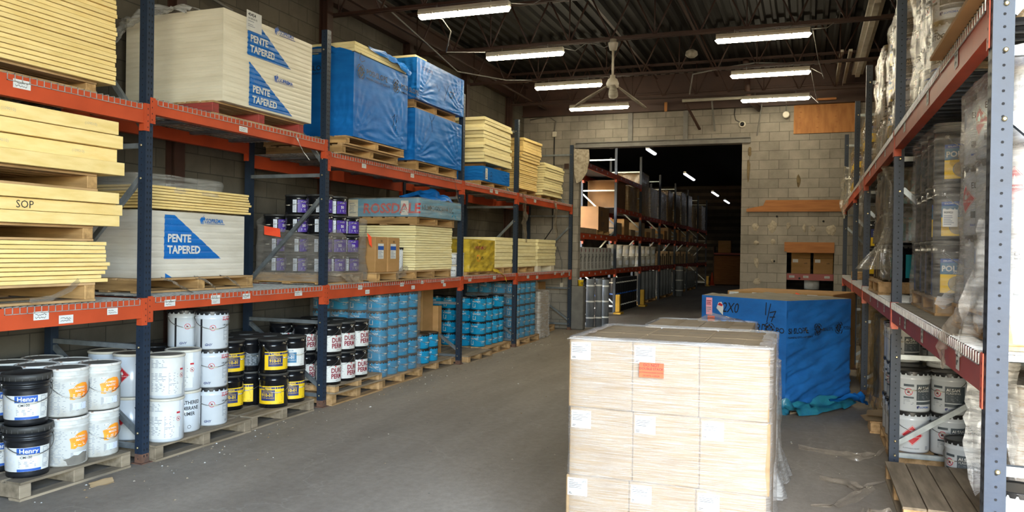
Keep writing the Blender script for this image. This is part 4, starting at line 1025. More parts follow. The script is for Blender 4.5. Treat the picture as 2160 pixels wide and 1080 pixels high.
# ================================================================ pails
def pail_parts(t, kind):
    """build body, lid, handle and label of one kind of pail under the Empty t; local +X is the side the label faces"""
    def prohib(mb, mp, a, b, r):
        mb.ring(mp, a, b, r, r * .18, 'redink'); mb.stroke(mp, [(a - r * .7, b + r * .7), (a + r * .7, b - r * .7)], r * .16, 'redink', .0025)
        mb.poly(mp, [(a - r * .5, b - r * .3), (a + r * .1, b - r * .35), (a + r * .4, b), (a, b + r * .35), (a - r * .3, b + r * .1)], 'ink', .0018)
    def diamond(mb, mp, a, b, r):
        mb.poly(mp, [(a - r, b), (a, b - r), (a + r, b), (a, b + r)], 'redink', .0018)
        for s in (.93,):
            q = [(a - r * s, b), (a, b - r * s), (a + r * s, b), (a, b + r * s), (a - r * s, b)]; mb.stroke(mp, q, r * .035, 'white', .0022)
        mb.poly(mp, [(a - .2 * r, b + .05 * r), (a - .1 * r, b - .02 * r), (a + .12 * r, b - .02 * r), (a + .22 * r, b + .12 * r), (a + .12 * r, b + .3 * r), (a + .02 * r, b + .55 * r), (a - .03 * r, b + .3 * r), (a - .15 * r, b + .3 * r)], 'white', .0022)
        mb.text(mp, 'FLAMMABLE LIQUID', r * .16, a, b - .22 * r, 'white', .0024, 'C')
    def bail(r, z, a0, drop, m='bail', up=False):
        mb = MB(); pts = []
        for i in range(17):
            u = PI * i / 16; ang = a0 - PI / 2 + u
            if up: pts.append((math.cos(ang) * r * abs(math.cos(u)) if False else math.cos(a0 - PI / 2) * r * math.cos(u), math.sin(a0 - PI / 2) * r * math.cos(u), z + drop * math.sin(u)))
            else: pts.append((math.cos(ang) * (r + .012 * math.sin(u)), math.sin(ang) * (r + .012 * math.sin(u)), z - drop * math.sin(u) ** .8))
        mb.tube(pts, .0028, m, 6)
        for s in (-1, 1):
            ang = a0 + s * PI / 2; c, sn = math.cos(ang), math.sin(ang)
            mb.tube([(c * (r - .008), sn * (r - .008), z), (c * (r + .006), sn * (r + .006), z)], [.017, .012], 'bail' if m == 'bail' else m, 10)
        hd = mb.build('handle', t); MB().tube(pts[7:10], .006, 'bwhite' if m == 'bail' else m, 6).build('grip', hd)
        return hd
    def tall(r, h, body, bands=(), crimp=None, lid='lidblack', lug=False, rim=None):
        prof = [(r * .97, .004), (r * .985, .0), (r * .985, .012), (r, .014)]
        for z in bands: prof += [(r, z - .007), (r + .005, z), (r, z + .007)]
        prof += [(r, h - .012)]
        MB().lathe(prof, body, 32).build('body', t)
        if lug:
            mb = MB().lathe([(r + .002, h - .02), (r + .005, h - .012), (r + .005, h), (r - .006, h), (r - .012, h - .006)], lid, 32)
            n = 20
            for i in range(n):
                ang = 2 * PI * i / n; mp = cyl(r + .004, ang); w = 2 * PI * r / n * .40
                mb.poly(mp, [(-w, h - .004), (w, h - .004), (w * 1.02, h - .022), (w * .7, h - .034), (-w * .7, h - .034), (-w * 1.02, h - .022)][::-1], lid, .002)
            mb.build('lid', t)
        else:
            MB().lathe([(r + .002, h - .022), (r + .006, h - .016), (r + .006, h - .004), (r + .002, h), (r - .008, h), (r - .014, h - .007), (.02, h - .006)], rim or lid, 32, caps=False).lathe([(r - .014, h - .0065), (r - .015, h - .006)], lid, 32).build('lid', t)
    L = MB()
    if kind in ('henry', 'henry_b'):
        r, h = .15, .365
        mb = MB().lathe([(.134, .0), (.137, .02), (.145, .24), (.147, .262), (.156, .264), (.156, .272), (.147, .274), (.148, .292), (.158, .294), (.158, .302), (.149, .304), (.15, .335)], 'blackp', 32); mb.build('body', t)
        mb = MB().lathe([(.150, .318), (.163, .32), (.164, .345), (.16, .363), (.150, .365), (.146, .356), (.03, .357)], 'lidblack', 32)
        for i in range(24): a = 2 * PI * i / 24; mb.bar((.164 * math.cos(a), .164 * math.sin(a), .32), (.164 * math.cos(a), .164 * math.sin(a), .345), .004, .004, 'blackp')
        mb.build('lid', t); bail(.158, .285, .35, .12)
        mp = cyl(.138, 0, taper=.034)
        L.patch(mp, -.19, .17, .045, .215, 'white', .001, 14); L.patch(mp, -.05, .09, .165, .213, 'blueink', .0018, 6); L.text(mp, 'Henry', .045, -.035, .175, 'white', .0026, bold=.02)
        L.text(mp, 'CM100', .024, -.03, .138, 'ink', .002, bold=.02); L.lines(mp, -.18, -.06, .055, .20, 15, 'pale', .002, .6); L.lines(mp, -.04, .09, .075, .13, 5, 'grey', .002); L.lines(mp, .11, .165, .06, .21, 14, 'grey', .002)
        L.patch(mp, -.05, .10, .046, .064, 'blueink', .002, 6)
    elif kind in ('mastic', 'mastic_b'):
        tall(.148, .36, 'wpaild', (.29, .31), lid='liddust', rim='rustlid'); 
        if kind == 'mastic': bail(.148, .30, .3, .16)
        mp = cyl(.148, 0)
        L.lines(mp, -.17, -.02, .02, .27, 26, 'grey', .001, .38); L.lines(mp, .0, .15, .04, .10, 6, 'grey', .001); L.patch(mp, .02, .13, .05, .10, 'pale', .0012, 4)
        P = [(.0, .13), (.03, .125), (.05, .14), (.08, .13), (.12, .14), (.15, .17), (.15, .215), (.13, .245), (.09, .25), (.05, .24), (.02, .215), (-.01, .205), (0, .17)]
        for i in range(1, len(P) - 1): pass
        cx = .07
        for i in range(len(P)): L.poly(mp, [(cx, .19), P[i], P[(i + 1) % len(P)]], 'orangeink', .0016)
        L.text(mp, 'POLYMERIC', .0195, .012, .208, 'white', .003, bold=.02); L.text(mp, 'MASTIC', .023, .035, .182, 'white', .003, bold=.02); L.lines(mp, .02, .12, .145, .17, 2, 'white', .003)
        L.patch(mp, -.005, .05, .24, .258, 'white', .003, 3); L.lines(mp, .0, .045, .243, .255, 2, 'ink', .0035, .4)
        if kind == 'mastic_b':
            L.poly(mp, [(-.05, .055), (-.03, .04), (-.02, .01), (.05, .008), (.12, .02), (.13, .09), (.09, .095), (.05, .075), (.02, .08), (-.01, .062)], 'liddust', .003)
    elif kind in ('primer', 'primer_print'):
        tall(.15, .365, 'wpail', (), lid='liddust', rim='bwhite'); mp = cyl(.15, 0)
        if kind == 'primer':
            L.text(mp, 'WEATHERED', .045, .11, .25, 'ink', .002, 'C', bold=.02, sx=.85); L.text(mp, 'MEMBRANE', .045, .11, .20, 'ink', .002, 'C', bold=.02, sx=.85); L.text(mp, 'PRIMER', .045, .11, .15, 'ink', .002, 'C', bold=.02, sx=.85)
            diamond(L, mp, -.11, .19, .065); L.ring(mp, .12, .05, .014, .003, 'ink')
        else:
            L.patch(mp, -.16, .14, .03, .34, 'white', .0008, 10); L.lines(mp, -.13, .02, .26, .33, 6, 'grey', .002); L.lines(mp, -.13, .0, .06, .22, 13, 'grey', .002); L.lines(mp, .015, .10, .04, .22, 16, 'grey', .002)
            L.patch(mp, .115, .15, .12, .25, 'white', .0015, 2); L.patch(mp, .115, .15, .235, .25, 'redink', .002, 2); prohib(L, mp, .133, .19, .018)
    elif kind == 'karnak':
        tall(.148, .352, 'wpail', (.285,), lid='crimp', lug=True); bail(.15, .29, -.15, .10)
        mp = cyl(.148, 0); L.text(mp, 'KARNAK', .05, .05, .265, 'redink', .002, bold=.03); L.text(mp, '108 Asphalt', .022, .05, .215, 'ink', .002, bold=.01)
        L.lines(mp, .06, .16, .08, .20, 10, 'grey', .002); L.patch(mp, -.155, -.135, .01, .29, 'ink', .0012, 2); L.text(mp, 'GHY', .03, -.11, .035, 'navyink', .002, bold=.03, shear=.2)
        L.patch(mp, .09, .13, .03, .05, 'grey', .002, 2); prohib(L, mp, -.04, .2, .025)
        L.v = L.v
    elif kind in ('p910', 'p910_blue', 'p910_plain'):
        tall(.148, .352, 'black', (.285,), lid='lidblack'); bail(.15, .29, .5, .13); mp = cyl(.148, 0)
        if kind != 'p910_plain':
            c1, c2 = ('yellow', 'navyink') if kind == 'p910' else ('white', 'tacblue')
            L.patch(mp, -.14, .15, .04, .225, c1, .001, 12); L.patch(mp, -.14, .15, .195, .215, c2 if kind == 'p910' else 'white', .0015, 10); L.text(mp, 'BAKOR', .02, -.05, .197, 'yellow' if kind == 'p910' else 'tacblue', .002, bold=.03)
            L.patch(mp, -.10, .05, .075, .185, c2, .0018, 6)
            L.text(mp, '910-01', .043, -.09, .118, 'yellow' if kind == 'p910' else 'white', .0028, bold=.03); L.text(mp, 'PENETRATING', .015, -.08, .168, 'yellow' if kind == 'p910' else 'white', .0028); L.text(mp, 'ASPHALT PRIMER', .015, -.085, .152, 'yellow' if kind == 'p910' else 'white', .0028)
            L.text(mp, 'APPRÊT BITUMINEUX', .014, -.09, .098, 'yellow' if kind == 'p910' else 'white', .0028); L.text(mp, '18.9 L', .015, .09, .048, 'ink', .0028)
            L.lines(mp, .065, .14, .075, .185, 8, 'ink' if kind == 'p910' else 'grey', .002, .2)
        else:
            L.patch(mp, -.12, .12, .06, .19, 'dgrey', .001, 8); L.lines(mp, -.11, .1, .07, .18, 7, 'grey', .002)
    elif kind == 'duro':
        tall(.148, .345, 'black', (.28,), lid='lidblack'); bail(.15, .29, -.9, .11); mp = cyl(.148, 0)
        L.patch(mp, -.2, .16, .03, .215, 'white', .001, 14); L.text(mp, 'DURO-', .075, -.005, .135, 'maroon', .002, bold=.035, sx=.8); L.text(mp, 'PERM', .075, -.005, .07, 'maroon', .002, bold=.035, sx=.8); L.lines(mp, -.18, -.03, .05, .20, 16, 'grey', .002); L.text(mp, '18.9 L', .018, .05, .042, 'ink', .002)
        L.patch(mp, .04, .06, .2, .212, 'redink', .002)
    elif kind == 'aqua':
        tall(.137, .212, 'aqua', (.165,), lid='crimp', lug=True); bail(.139, .165, .55, .075); mp = cyl(.137, 0)
        L.text(mp, 'KARNAK', .036, -.16, .125, 'white', .002, bold=.02); w = .012
        q = cyl(.137, -.3); L.patch(q, -.115, -.107, .035, .105, 'white', .002, 1); L.patch(q, -.115, -.06, .035, .043, 'white', .002, 3); L.patch(q, -.068, -.06, .035, .095, 'white', .002, 1); L.patch(q, -.115, -.095, .097, .105, 'white', .002, 1)
        L.text(mp, '501 ELASTO', .016, .03, .09, 'white', .002, bold=.015); L.lines(mp, .03, .1, .06, .08, 2, 'white', .002, .3)
        mp2 = cyl(.137, .55 + .0); 
    elif kind == 'purple':
        tall(.145, .225, 'black', (.18,), lid='lidblack'); bail(.147, .18, -.9, .08); mp = cyl(.145, 0)
        L.patch(mp, -.02, .16, .02, .165, 'purple', .001, 8); L.patch(mp, -.075, -.03, .02, .165, 'pale', .001, 3); L.lines(mp, -.07, -.035, .03, .15, 12, 'grey', .002); L.text(mp, '50', .045, .03, .08, 'white', .002, bold=.03); L.text(mp, 'PRIMER', .022, .02, .135, 'white', .002); L.lines(mp, .02, .12, .03, .065, 3, 'pale', .002)
    elif kind in ('alsan', 'alsan_print', 'alsan_flame'):
        tall(.143, .345, 'wpail', (.28,), lid='crimp', lug=True); bail(.145, .285, .35 if kind != 'alsan' else -.5, .10); mp = cyl(.143, 0)
        if kind == 'alsan':
            L.patch(mp, -.03, .13, .10, .235, 'dgrey', .001, 8); L.text(mp, 'ALSAN', .034, -.02, .195, 'white', .002, bold=.03); L.text(mp, 'FLASHING', .024, -.02, .172, 'white', .002); L.lines(mp, -.02, .10, .11, .16, 5, 'grey', .002, .3); L.patch(mp, -.03, .13, .066, .09, 'dgrey', .001, 8); L.text(mp, 'SOPREMA', .02, .0, .035, 'blueink', .002, bold=.02); elephant(L, mp, -.025, .03, .03, 'navyink')
            L.patch(mp, -.13, -.05, .215, .235, 'dgrey', .001, 4); prohib(L, mp, -.09, .17, .028); L.patch(mp, -.13, -.05, .115, .13, 'dgrey', .001, 4); L.lines(mp, -.13, -.05, .06, .11, 4, 'grey', .002)
        elif kind == 'alsan_print':
            L.lines(mp, -.13, .02, .05, .24, 18, 'grey', .002, .35); L.text(mp, 'ALSAN', .02, -.13, .25, 'ink', .002, bold=.03)
            for i in range(4): L.poly(mp, [(.06, .13 + .028 * i), (.073, .117 + .028 * i), (.086, .13 + .028 * i), (.073, .143 + .028 * i)], 'redink' if i % 2 else 'ink')
        else:
            diamond(L, mp, 0, .15, .085); L.text(mp, 'FLAMMABLE LIQUID', .014, -.07, .035, 'ink', .002); L.patch(mp, .11, .14, .03, .06, 'grey', .002, 2)
            L.patch(mp, -.2, -.12, .06, .25, 'dgrey', .001, 5)
    elif kind == 'tac':
        tall(.148, .365, 'black', (.29,), lid='lidblack'); bail(.15, .30, .8, .12); mp = cyl(.148, 0)
        L.patch(mp, -.13, .14, .15, .25, 'tacblue', .001, 12); L.patch(mp, -.13, .14, .225, .25, 'blueink', .0015, 12); L.patch(mp, -.13, .14, .03, .15, 'yellow', .001, 12); L.text(mp, 'POLY-TAC', .05, -.12, .17, 'white', .0022, bold=.03); L.text(mp, 'ADHESIVE', .02, -.05, .154, 'white', .0022); L.text(mp, 'SEALANT CANADA', .014, -.11, .232, 'white', .0022)
        n = 20; L.poly(mp, [(-.03 + .045 * math.cos(2 * PI * i / n), .09 + .05 * math.sin(2 * PI * i / n)) for i in range(n)], 'foamg', .0022); L.ring(mp, -.03, .09, .046, .005, 'tacblue'); L.text(mp, '17 L', .02, .06, .04, 'ink', .0022, bold=.02); L.patch(mp, .15, .25, .04, .25, 'white', .001, 5); L.lines(mp, .16, .24, .06, .23, 10, 'grey', .002)
    elif kind in ('elasto', 'elasto_flame'):
        tall(.15, .365, 'wpail', (.30,), lid='crimp', lug=True); bail(.152, .30, 1.2, .10); mp = cyl(.15, 0)
        L.text(mp, 'ELASTOCOL', .045, -.16, .245, 'ink', .002, bold=.01, sx=.9); L.text(mp, '500', .028, -.16, .21, 'grey', .002); L.patch(mp, -.16, .02, .09, .125, 'dgrey', .0012, 6); L.text(mp, '5741', .028, -.05, .098, 'white', .002, bold=.02); L.lines(mp, -.16, .1, .14, .19, 4, 'grey', .002, .25); L.patch(mp, -.16, .05, .05, .06, 'blueink', .002, 6)
        if kind == 'elasto_flame': diamond(L, cyl(.15, -1.35), 0, .19, .075)
    elif kind == 'teal':
        tall(.148, .365, 'black', (.29,), lid='lidblack', lug=True); mp = cyl(.148, 0)
        L.patch(mp, -.09, .02, .04, .27, 'teal', .001, 6); L.patch(mp, .05, .16, .04, .27, 'teal', .001, 5); L.patch(mp, -.065, -.005, .09, .2, 'white', .002, 3); prohib(L, mp, -.035, .18, .016); L.lines(mp, -.06, -.01, .1, .15, 5, 'grey', .003)
    elif kind == 'amber':
        tall(.148, .365, 'black', (.29,), lid='lidblack'); mp = cyl(.148, 0)
        L.patch(mp, -.14, .14, .14, .25, 'navyink', .001, 12); L.patch(mp, -.14, .14, .03, .14, 'yellow', .001, 12); L.lines(mp, -.1, .08, .16, .23, 3, 'white', .002)
    elif kind == 'tube_pail':
        tall(.085, .32, 'wpail', (), lid='crimp', lug=True); mp = cyl(.085, 0); L.lines(mp, -.06, .06, .1, .24, 8, 'grey', .002)
    elif kind == 'tin':
        tall(.10, .185, 'wpail', (), lid='bwhite'); mp = cyl(.10, 0); L.text(mp, 'BAKOR', .03, -.06, .09, 'ink', .002, bold=.02); L.lines(mp, -.06, .06, .03, .08, 3, 'grey', .002)
    elif kind == 'bucket':
        MB().lathe([(.115, 0), (.135, .30), (.142, .31), (.142, .32), (.136, .33)], 'wpaild', 24).build('body', t); MB().lathe([(.145, .325), (.147, .345), (.14, .352), (.02, .35)], 'bwhite', 24).build('lid', t); bail(.142, .30, -.8, .09)
        mp = cyl(.117, 0, taper=.06); L.patch(mp, -.05, .05, .08, .22, 'pale', .001, 5)
    L.build('label', t)

PROTO = {}
PK = dict(henry='black plastic pail', henry_b='black plastic pail', mastic='scuffed white mastic pail', mastic_b='stained white mastic pail', primer='white primer pail', primer_print='white pail with fine print', karnak='white lugged pail', p910='black pail with yellow label', p910_blue='black pail with blue white label', p910_plain='black smeared pail', duro='black pail with maroon lettering', aqua='aqua pail', purple='purple label pail', alsan='white flashing pail', alsan_print='white fine print flashing pail', alsan_flame='white flame diamond pail', tac='blue yellow adhesive pail', elasto='white primer pail', elasto_flame='white flame diamond pail', teal='black teal label pail', amber='dark yellow label pail', tube_pail='slim pail', tin='white tin', bucket='white bucket')
def pail(kind, x, y, z, rz, label, group):
    if kind not in PROTO:
        t = thing('pail', label, 'pail', (x, y, z), rz, group); pail_parts(t, kind); PROTO[kind] = t
        return t
    return dup(PROTO[kind], (x, y, z), rz, label, group)

LAY = {1: ['only'], 2: ['bottom', 'top'], 3: ['bottom', 'middle', 'top'], 4: ['bottom', 'second', 'third', 'top'], 5: ['bottom', 'second', 'third', 'fourth', 'top'], 6: ['bottom', 'second', 'third', 'fourth', 'fifth', 'top']}
ROWN = ['aisle row', 'second row', 'third row', 'wall row']
NEAR = ['nearest', 'second nearest', 'third nearest', 'fourth nearest', 'fifth nearest', 'sixth nearest']
FACE_L = -.80       # from the left rack the camera stands along +X -Y
FACE_R = -1.75
def grid(kind, xs, ys, z0, nl, h, where, group, rz=FACE_L, skip=None, spread=.25, kinds=None, only=None, rzs=None):
    """pails on a pallet: xs run from the aisle to the wall, ys away from the camera, nl layers"""
    for k in range(nl):
        for j, x in enumerate(xs):
            for i, y in enumerate(ys):
                if skip and skip(i, j, k): continue
                if only and not only(i, j, k): continue
                kd = kinds(i, j, k) if kinds else kind
                lab = f'{PK[kd]}, {LAY[nl][k]} layer, {ROWN[j]}, {NEAR[i]}, {where}'
                r = rzs(i, j, k) if rzs else rz + R.uniform(-spread, spread)
                pail(kd, x + R.uniform(-.006, .006), y + R.uniform(-.006, .006), z0 + h * k, r, lab, group)

# ---- floor of the left rack
pallet(-6.12, -5.06, 3.92, 4.88, 0, .13, 'weathered pallet under the black plastic and mastic pails', 'woodg', 'woodg')
grid('henry', [-5.245, -5.56, -5.87], [4.12, 4.44, 4.735], .13, 2, .367, 'front left pallet', 'pails on the front left pallet', kinds=lambda i, j, k: ('henry' if i == 0 else ('mastic_b' if i == 1 and k == 0 else 'mastic')), spread=.08, rzs=lambda i, j, k: -.78 + .06 * ((i + j + k) % 3 - 1) + (.05 if k == 0 else -.05) + (.22 if i else 0))
pallet(-6.12, -5.0, 5.08, 6.27, 0, .13, 'weathered pallet under the white primer pails', 'woodg', 'woodg')
PG = 'pails on the white primer pallet'
pk = [('primer_print', -5.13, 5.31, 0, -.95, 'white fine print pail, bottom of the pair just right of the upright'), ('primer_print', -5.13, 5.31, 1, -.75, 'white fine print pail with red warning, top of the pair right of the upright'),
      ('primer', -5.44, 5.25, 0, -.62, 'white membrane primer pail behind the upright, bottom one'), ('primer', -5.44, 5.25, 1, -.6, 'white membrane primer pail with flame diamond behind the upright, top one'),
      ('primer', -5.25, 5.64, 0, -1.25, 'white primer pail between fine print and lugged pails, bottom one'), ('primer_print', -5.25, 5.64, 1, -1.2, 'white fine print pail between the front pair and lugged stack'),
      ('primer', -5.75, 5.27, 0, -.6, 'white primer pail at the wall end of its pallet, bottom one'), ('primer', -5.75, 5.27, 1, -.6, 'white primer pail at the wall end of its pallet, top one')]
for kd, x, y, k, rz, lab in pk: pail(kd, x, y, .13 + .366 * k, rz, lab, PG)
for k in range(3): pail('karnak', -5.215, 5.96, .13 + .352 * k, -.52 - .05 * (k % 2), f'white lugged pail with red lettering, {LAY[3][k]} of the front stack of three', PG)
for k in range(3): pail('karnak', -5.52, 5.94, .13 + .352 * k, -.5 + .06 * k, f'white lugged pail with red lettering, {LAY[3][k]} of the rear stack of three', PG)
for k in range(2): pail('karnak', -5.6, 5.6, .13 + .352 * k, -.8, f'white lugged pail hidden in the second row, {LAY[2][k]} one', PG)
for k in range(2): pail('karnak', -5.86, 5.9, .13 + .352 * k, -.8, f'white lugged pail by the wall, {LAY[2][k]} one, behind the stacks of three', PG)
for k in range(2): pail('karnak', -5.9, 5.58, .13 + .352 * k, -.8, f'white lugged pail in the wall corner of the primer pallet, {LAY[2][k]} one', PG)
pallet(-6.12, -5.03, 6.32, 7.36, 0, .13, 'weathered pallet under the yellow label black pails', 'woodg', 'woodg')
KK = {(1, 0, 1): 'p910', (2, 0, 1): 'p910_blue', (1, 1, 1): 'p910_plain', (2, 0, 0): 'p910'}
rr = {(1, 0, 1): -.55, (1, 0, 0): -1.15, (2, 0, 1): -.95, (2, 0, 0): -.7, (0, 1, 0): -.55, (0, 1, 1): -.45, (1, 1, 0): -1.6}
grid('p910', [-5.215, -5.53, -5.84], [6.57, 6.88, 7.19], .13, 2, .352, 'open front pallet', 'black pails with yellow labels', kinds=lambda i, j, k: KK.get((i, j, k), 'p910'), skip=lambda i, j, k: i == 0 and j == 0, rzs=lambda i, j, k: rr.get((i, j, k), -.8 + .3 * math.sin(i * 3 + j * 5 + k)))
pallet(-6.12, -5.0, 7.66, 8.8, 0, .13, 'lower of two pallets under the maroon lettered pails', 'wood', 'wood')
pallet(-6.1, -4.98, 7.68, 8.75, .13, .10, 'upper of two pallets under the maroon lettered pails', 'woodg', 'wood')
grid('duro', [-5.15, -5.46, -5.77], [7.79, 8.09, 8.39], .232, 2, .345, 'double pallet by second upright', 'black pails with maroon lettering', rzs=lambda i, j, k: -.72 + .12 * math.sin(i * 2 + k * 3 + j), only=lambda i, j, k: i == 0 or j == 0 or k == 1)
pallet(-6.14, -5.05, 8.86, 10.0, 0, .13, 'pallet under the film wrapped aqua pails', 'wood', 'wood')
grid('aqua', [-5.22, -5.5, -5.78, -6.05], [9.02, 9.3, 9.58, 9.85], .13, 5, .213, 'film wrapped pallet beside the maroon pails', 'film wrapped aqua pails', rz=-.85, spread=.2, only=lambda i, j, k: i == 0 or j == 0)
wrap('cloudy stretch film round the tall aqua pail stack', -6.19, -5.07, 8.87, 10.0, .1, 1.205, 'filmk', .012, 3, None, .03)
pallet(-6.1, -5.12, 10.06, 11.2, 0, .13, 'broken pallet under the four loose aqua pails', 'woodg', 'wood')
grid('aqua', [-5.29, -5.58], [10.37, 10.67], .13, 2, .213, 'small unwrapped group by the tall brown carton', 'loose aqua pails', rz=-.8, only=lambda i, j, k: not (j == 1 and i == 0))
pallet(-6.1, -4.96, 11.4, 12.42, 0, .12, 'bare slatted pallet end in front of the aqua wall', 'woodg', 'wood')
pallet(-6.1, -5.06, 12.45, 13.55, 0, .13, 'pallet under the four layer aqua stack', 'wood', 'wood')
grid('aqua', [-5.32, -5.6, -5.88, -6.12], [12.62, 12.92, 13.22, 13.46], .13, 4, .213, 'unwrapped four layer stack past the third upright', 'stacked aqua pails', rz=-.85, spread=.3, only=lambda i, j, k: (i == 0 or j == 0), skip=lambda i, j, k: k == 3 and i == 2 and j == 0)
pallet(-6.15, -5.02, 13.86, 15.1, 0, .13, 'pallet under the last film wrapped aqua pails', 'wood', 'wood')
grid('aqua', [-5.2, -5.48, -5.76, -6.04], [14.0, 14.3, 14.6, 14.9], .13, 5, .213, 'last film wrapped pallet towards the block wall', 'last wrapped aqua pails', rz=-.8, spread=.2, only=lambda i, j, k: i == 0 or j == 0)
wrap('dusty stretch film round the last aqua pail stack', -6.2, -5.04, 13.85, 15.06, .1, 1.205, 'filmk', .012, 6, None, .03)
carton(-6.0, -5.1, 15.25, 15.9, .02, .95, 'grey film wrapped carton stack just past the last aqua pails', 'kraftd')
wrap('grey film round the carton stack past the last aqua pails', -6.03, -5.07, 15.22, 15.93, .02, .97, 'filmg', .012, 9, True, .04, nz=10)
def frag(t, F, N, X, Y, Z):
    mb = MB().patch(F, .06, .2, .05, Z - .05, 'white'); 
    for q in (.085, .13): mb.stroke(F, [(q, .1), (q, Z - .12)], .012, 'ink', .003); mb.stroke(F, [(q - .02, Z - .15), (q, Z - .1), (q + .02, Z - .15)], .01, 'ink', .003)
    mb.stroke(F, [(.07, .09), (.18, .09)], .01, 'ink', .003); mb.build('arrow_label', t)
for k in range(4): carton(-5.95, -5.35, 15.98, 16.45, .13 + .25 * k, .13 + .25 * k + .245, f'brown carton with white arrow label, {LAY[4][k]} of the stack by the block wall', 'kraft', frag if k < 3 else None, group='arrow label cartons')
pallet(-6.1, -5.35, 15.9, 17.2, 0, .13, 'low pallet beside the last left upright', 'wood', 'wood')
mb = MB(); n = 12
vs = [(-6.1 + .55 * i / n + .05 * fbm(i * .7, j), 17.15 - .1 * j / n + .1 * fbm(i * .5, j * .5, 3), (1.05 - .9 * (i / n)) * (1 - j / n) + .14 + .05 * fbm(i * .6, j * .6)) for i in range(n + 1) for j in range(n + 1)]
mb.add(vs, [(i * (n + 1) + j, i * (n + 1) + j + 1, (i + 1) * (n + 1) + j + 1, (i + 1) * (n + 1) + j) for i in range(n) for j in range(n)], 'films', True)
tagd(mb.build('plastic_sheet'), 'crumpled clear plastic sheet slumped against the block wall', 'plastic sheet')

# ---- lower tier of the left rack
grid('purple', [-5.27, -5.57, -5.87], [7.77, 8.06, 8.35], 1.495, 4, .225, 'torn film pallet on the lower tier', 'purple label pails', rz=-.75, spread=.15, skip=lambda i, j, k: (k == 3 and j == 0 and i == 2) or (k == 3 and j == 2 and i < 2), only=lambda i, j, k: True if k >= 2 else (i == 0 or j == 0))
wrap('smoky torn stretch film round the purple label pails', -6.06, -5.08, 7.6, 8.53, 1.40, 2.1, 'filmp', .02, 12, None, nz=12, flare=.03, ztop=lambda x, y: .50 + .10 * math.sin(y * 7) + .16 * (1 - x / .98) + (.22 * max(0, y - .7) / .23 if x > .6 else 0))
tagd(MB().add([(-5.9, 7.58, 2.03), (-5.68, 7.58, 2.00), (-5.66, 7.57, 1.90), (-5.88, 7.56, 1.93)], [(0, 1, 2, 3), (3, 2, 1, 0)], 'flred').build('red_sticker_sheet'), 'fluorescent red sticker sheet on the purple pail film', 'sticker')
tagd(MB().add([(-5.07, 8.48, 1.98), (-5.05, 8.55, 1.93), (-5.05, 8.57, 1.80), (-5.06, 8.52, 1.84)], [(0, 1, 2, 3), (3, 2, 1, 0)], 'flred').build('red_tag'), 'small red tag at the film corner beside the kraft cartons', 'tag')
pail('tube_pail', -5.14, 9.36, 1.49, -.8, 'slim white pail between the kraft cartons and the pale foam stack', 'single pails')
for k in range(2): pail('tin', -5.17, 11.12, 1.37 + .187 * k, -.6, f'white tin behind the third upright, {LAY[2][k]} of the pair', 'white tins')
for k in range(2): pail('tin', -5.2, 11.46, 1.37 + .187 * k, -.6, f'white tin beside the yellow film pack, {LAY[2][k]} of the pair', 'white tins')
# ================================================================ aisle
pallet(-1.30, -.14, 4.36, 5.34, 0, .12, 'pallet under the film wrapped carton stack in the foreground aisle')
cn = ['left', 'middle', 'right']; ln_ = ['bottom', 'middle', 'top']
def sfs(lay, c):
    def f(t, F, N, X, Y, Z):
        mb = MB(); a, b = (.012, Z - .115) if c != 1 or lay != 2 else (.012, Z - .115)
        if lay == 2 and c == 2: return
        mb.patch(N, a, a + .115, b, b + .10, 'white', .002)
        mb.text(N, 'SFS', .018, a + .082, b + .078, 'dgrey', .003, bold=.03); mb.text(N, '94445', .012, a + .008, b + .082, 'ink', .003, bold=.02)
        mb.lines(N, a + .006, a + .105, b + .04, b + .078, 4, 'dgrey', .003, .4); mb.lines(N, a + .006, a + .03, b + .006, b + .02, 2, 'ink', .003, .6); mb.ring(N, a + .095, b + .03, .008, .002, 'grey', .003, 8)
        mb.build('carton_label', t)
    return f
for k in range(3):
    for c in range(3):
        for d in range(2):
            x = -1.268 + .3665 * c; y = 4.372 + .475 * d
            dx = (-.012, .004, -.004)[k]
            carton(x + dx, x + dx + .3645, y, y + .473, .12 + .389 * k, .12 + .389 * k + .387, f'{cn[c]} carton in the {"front" if d == 0 else "rear"} row, {ln_[k]} layer of the foreground aisle stack', 'kraftl', sfs(k, c) if d == 0 else None, group='cartons of the foreground aisle stack')
mb = MB(); mp = PY(4.345, -.86, 1.10)
mb.patch(mp, 0, .135, -.0, .082, 'flred', .004, 1); mb.text(mp, 'DO NOT', .022, .067, .061, 'ink', .005, 'C', bold=.01); mb.text(mp, 'DOUBLE STACK', .0185, .067, .042, 'ink', .005, 'C', bold=.01); mb.text(mp, 'NO PONGAN NADA ENCIMA', .0105, .067, .024, 'ink', .005, 'C'); mb.text(mp, 'DE ESTA CARGA', .0125, .067, .006, 'ink', .005, 'C')
tagd(mb.build('warning_sticker'), 'red DO NOT DOUBLE STACK sticker on the foreground carton stack', 'sticker')
wrap('streaked clear stretch film round the foreground carton stack', -1.283, -.157, 4.355, 5.335, .02, 1.296, 'filmw', .006, 21, None, .035, nz=30)
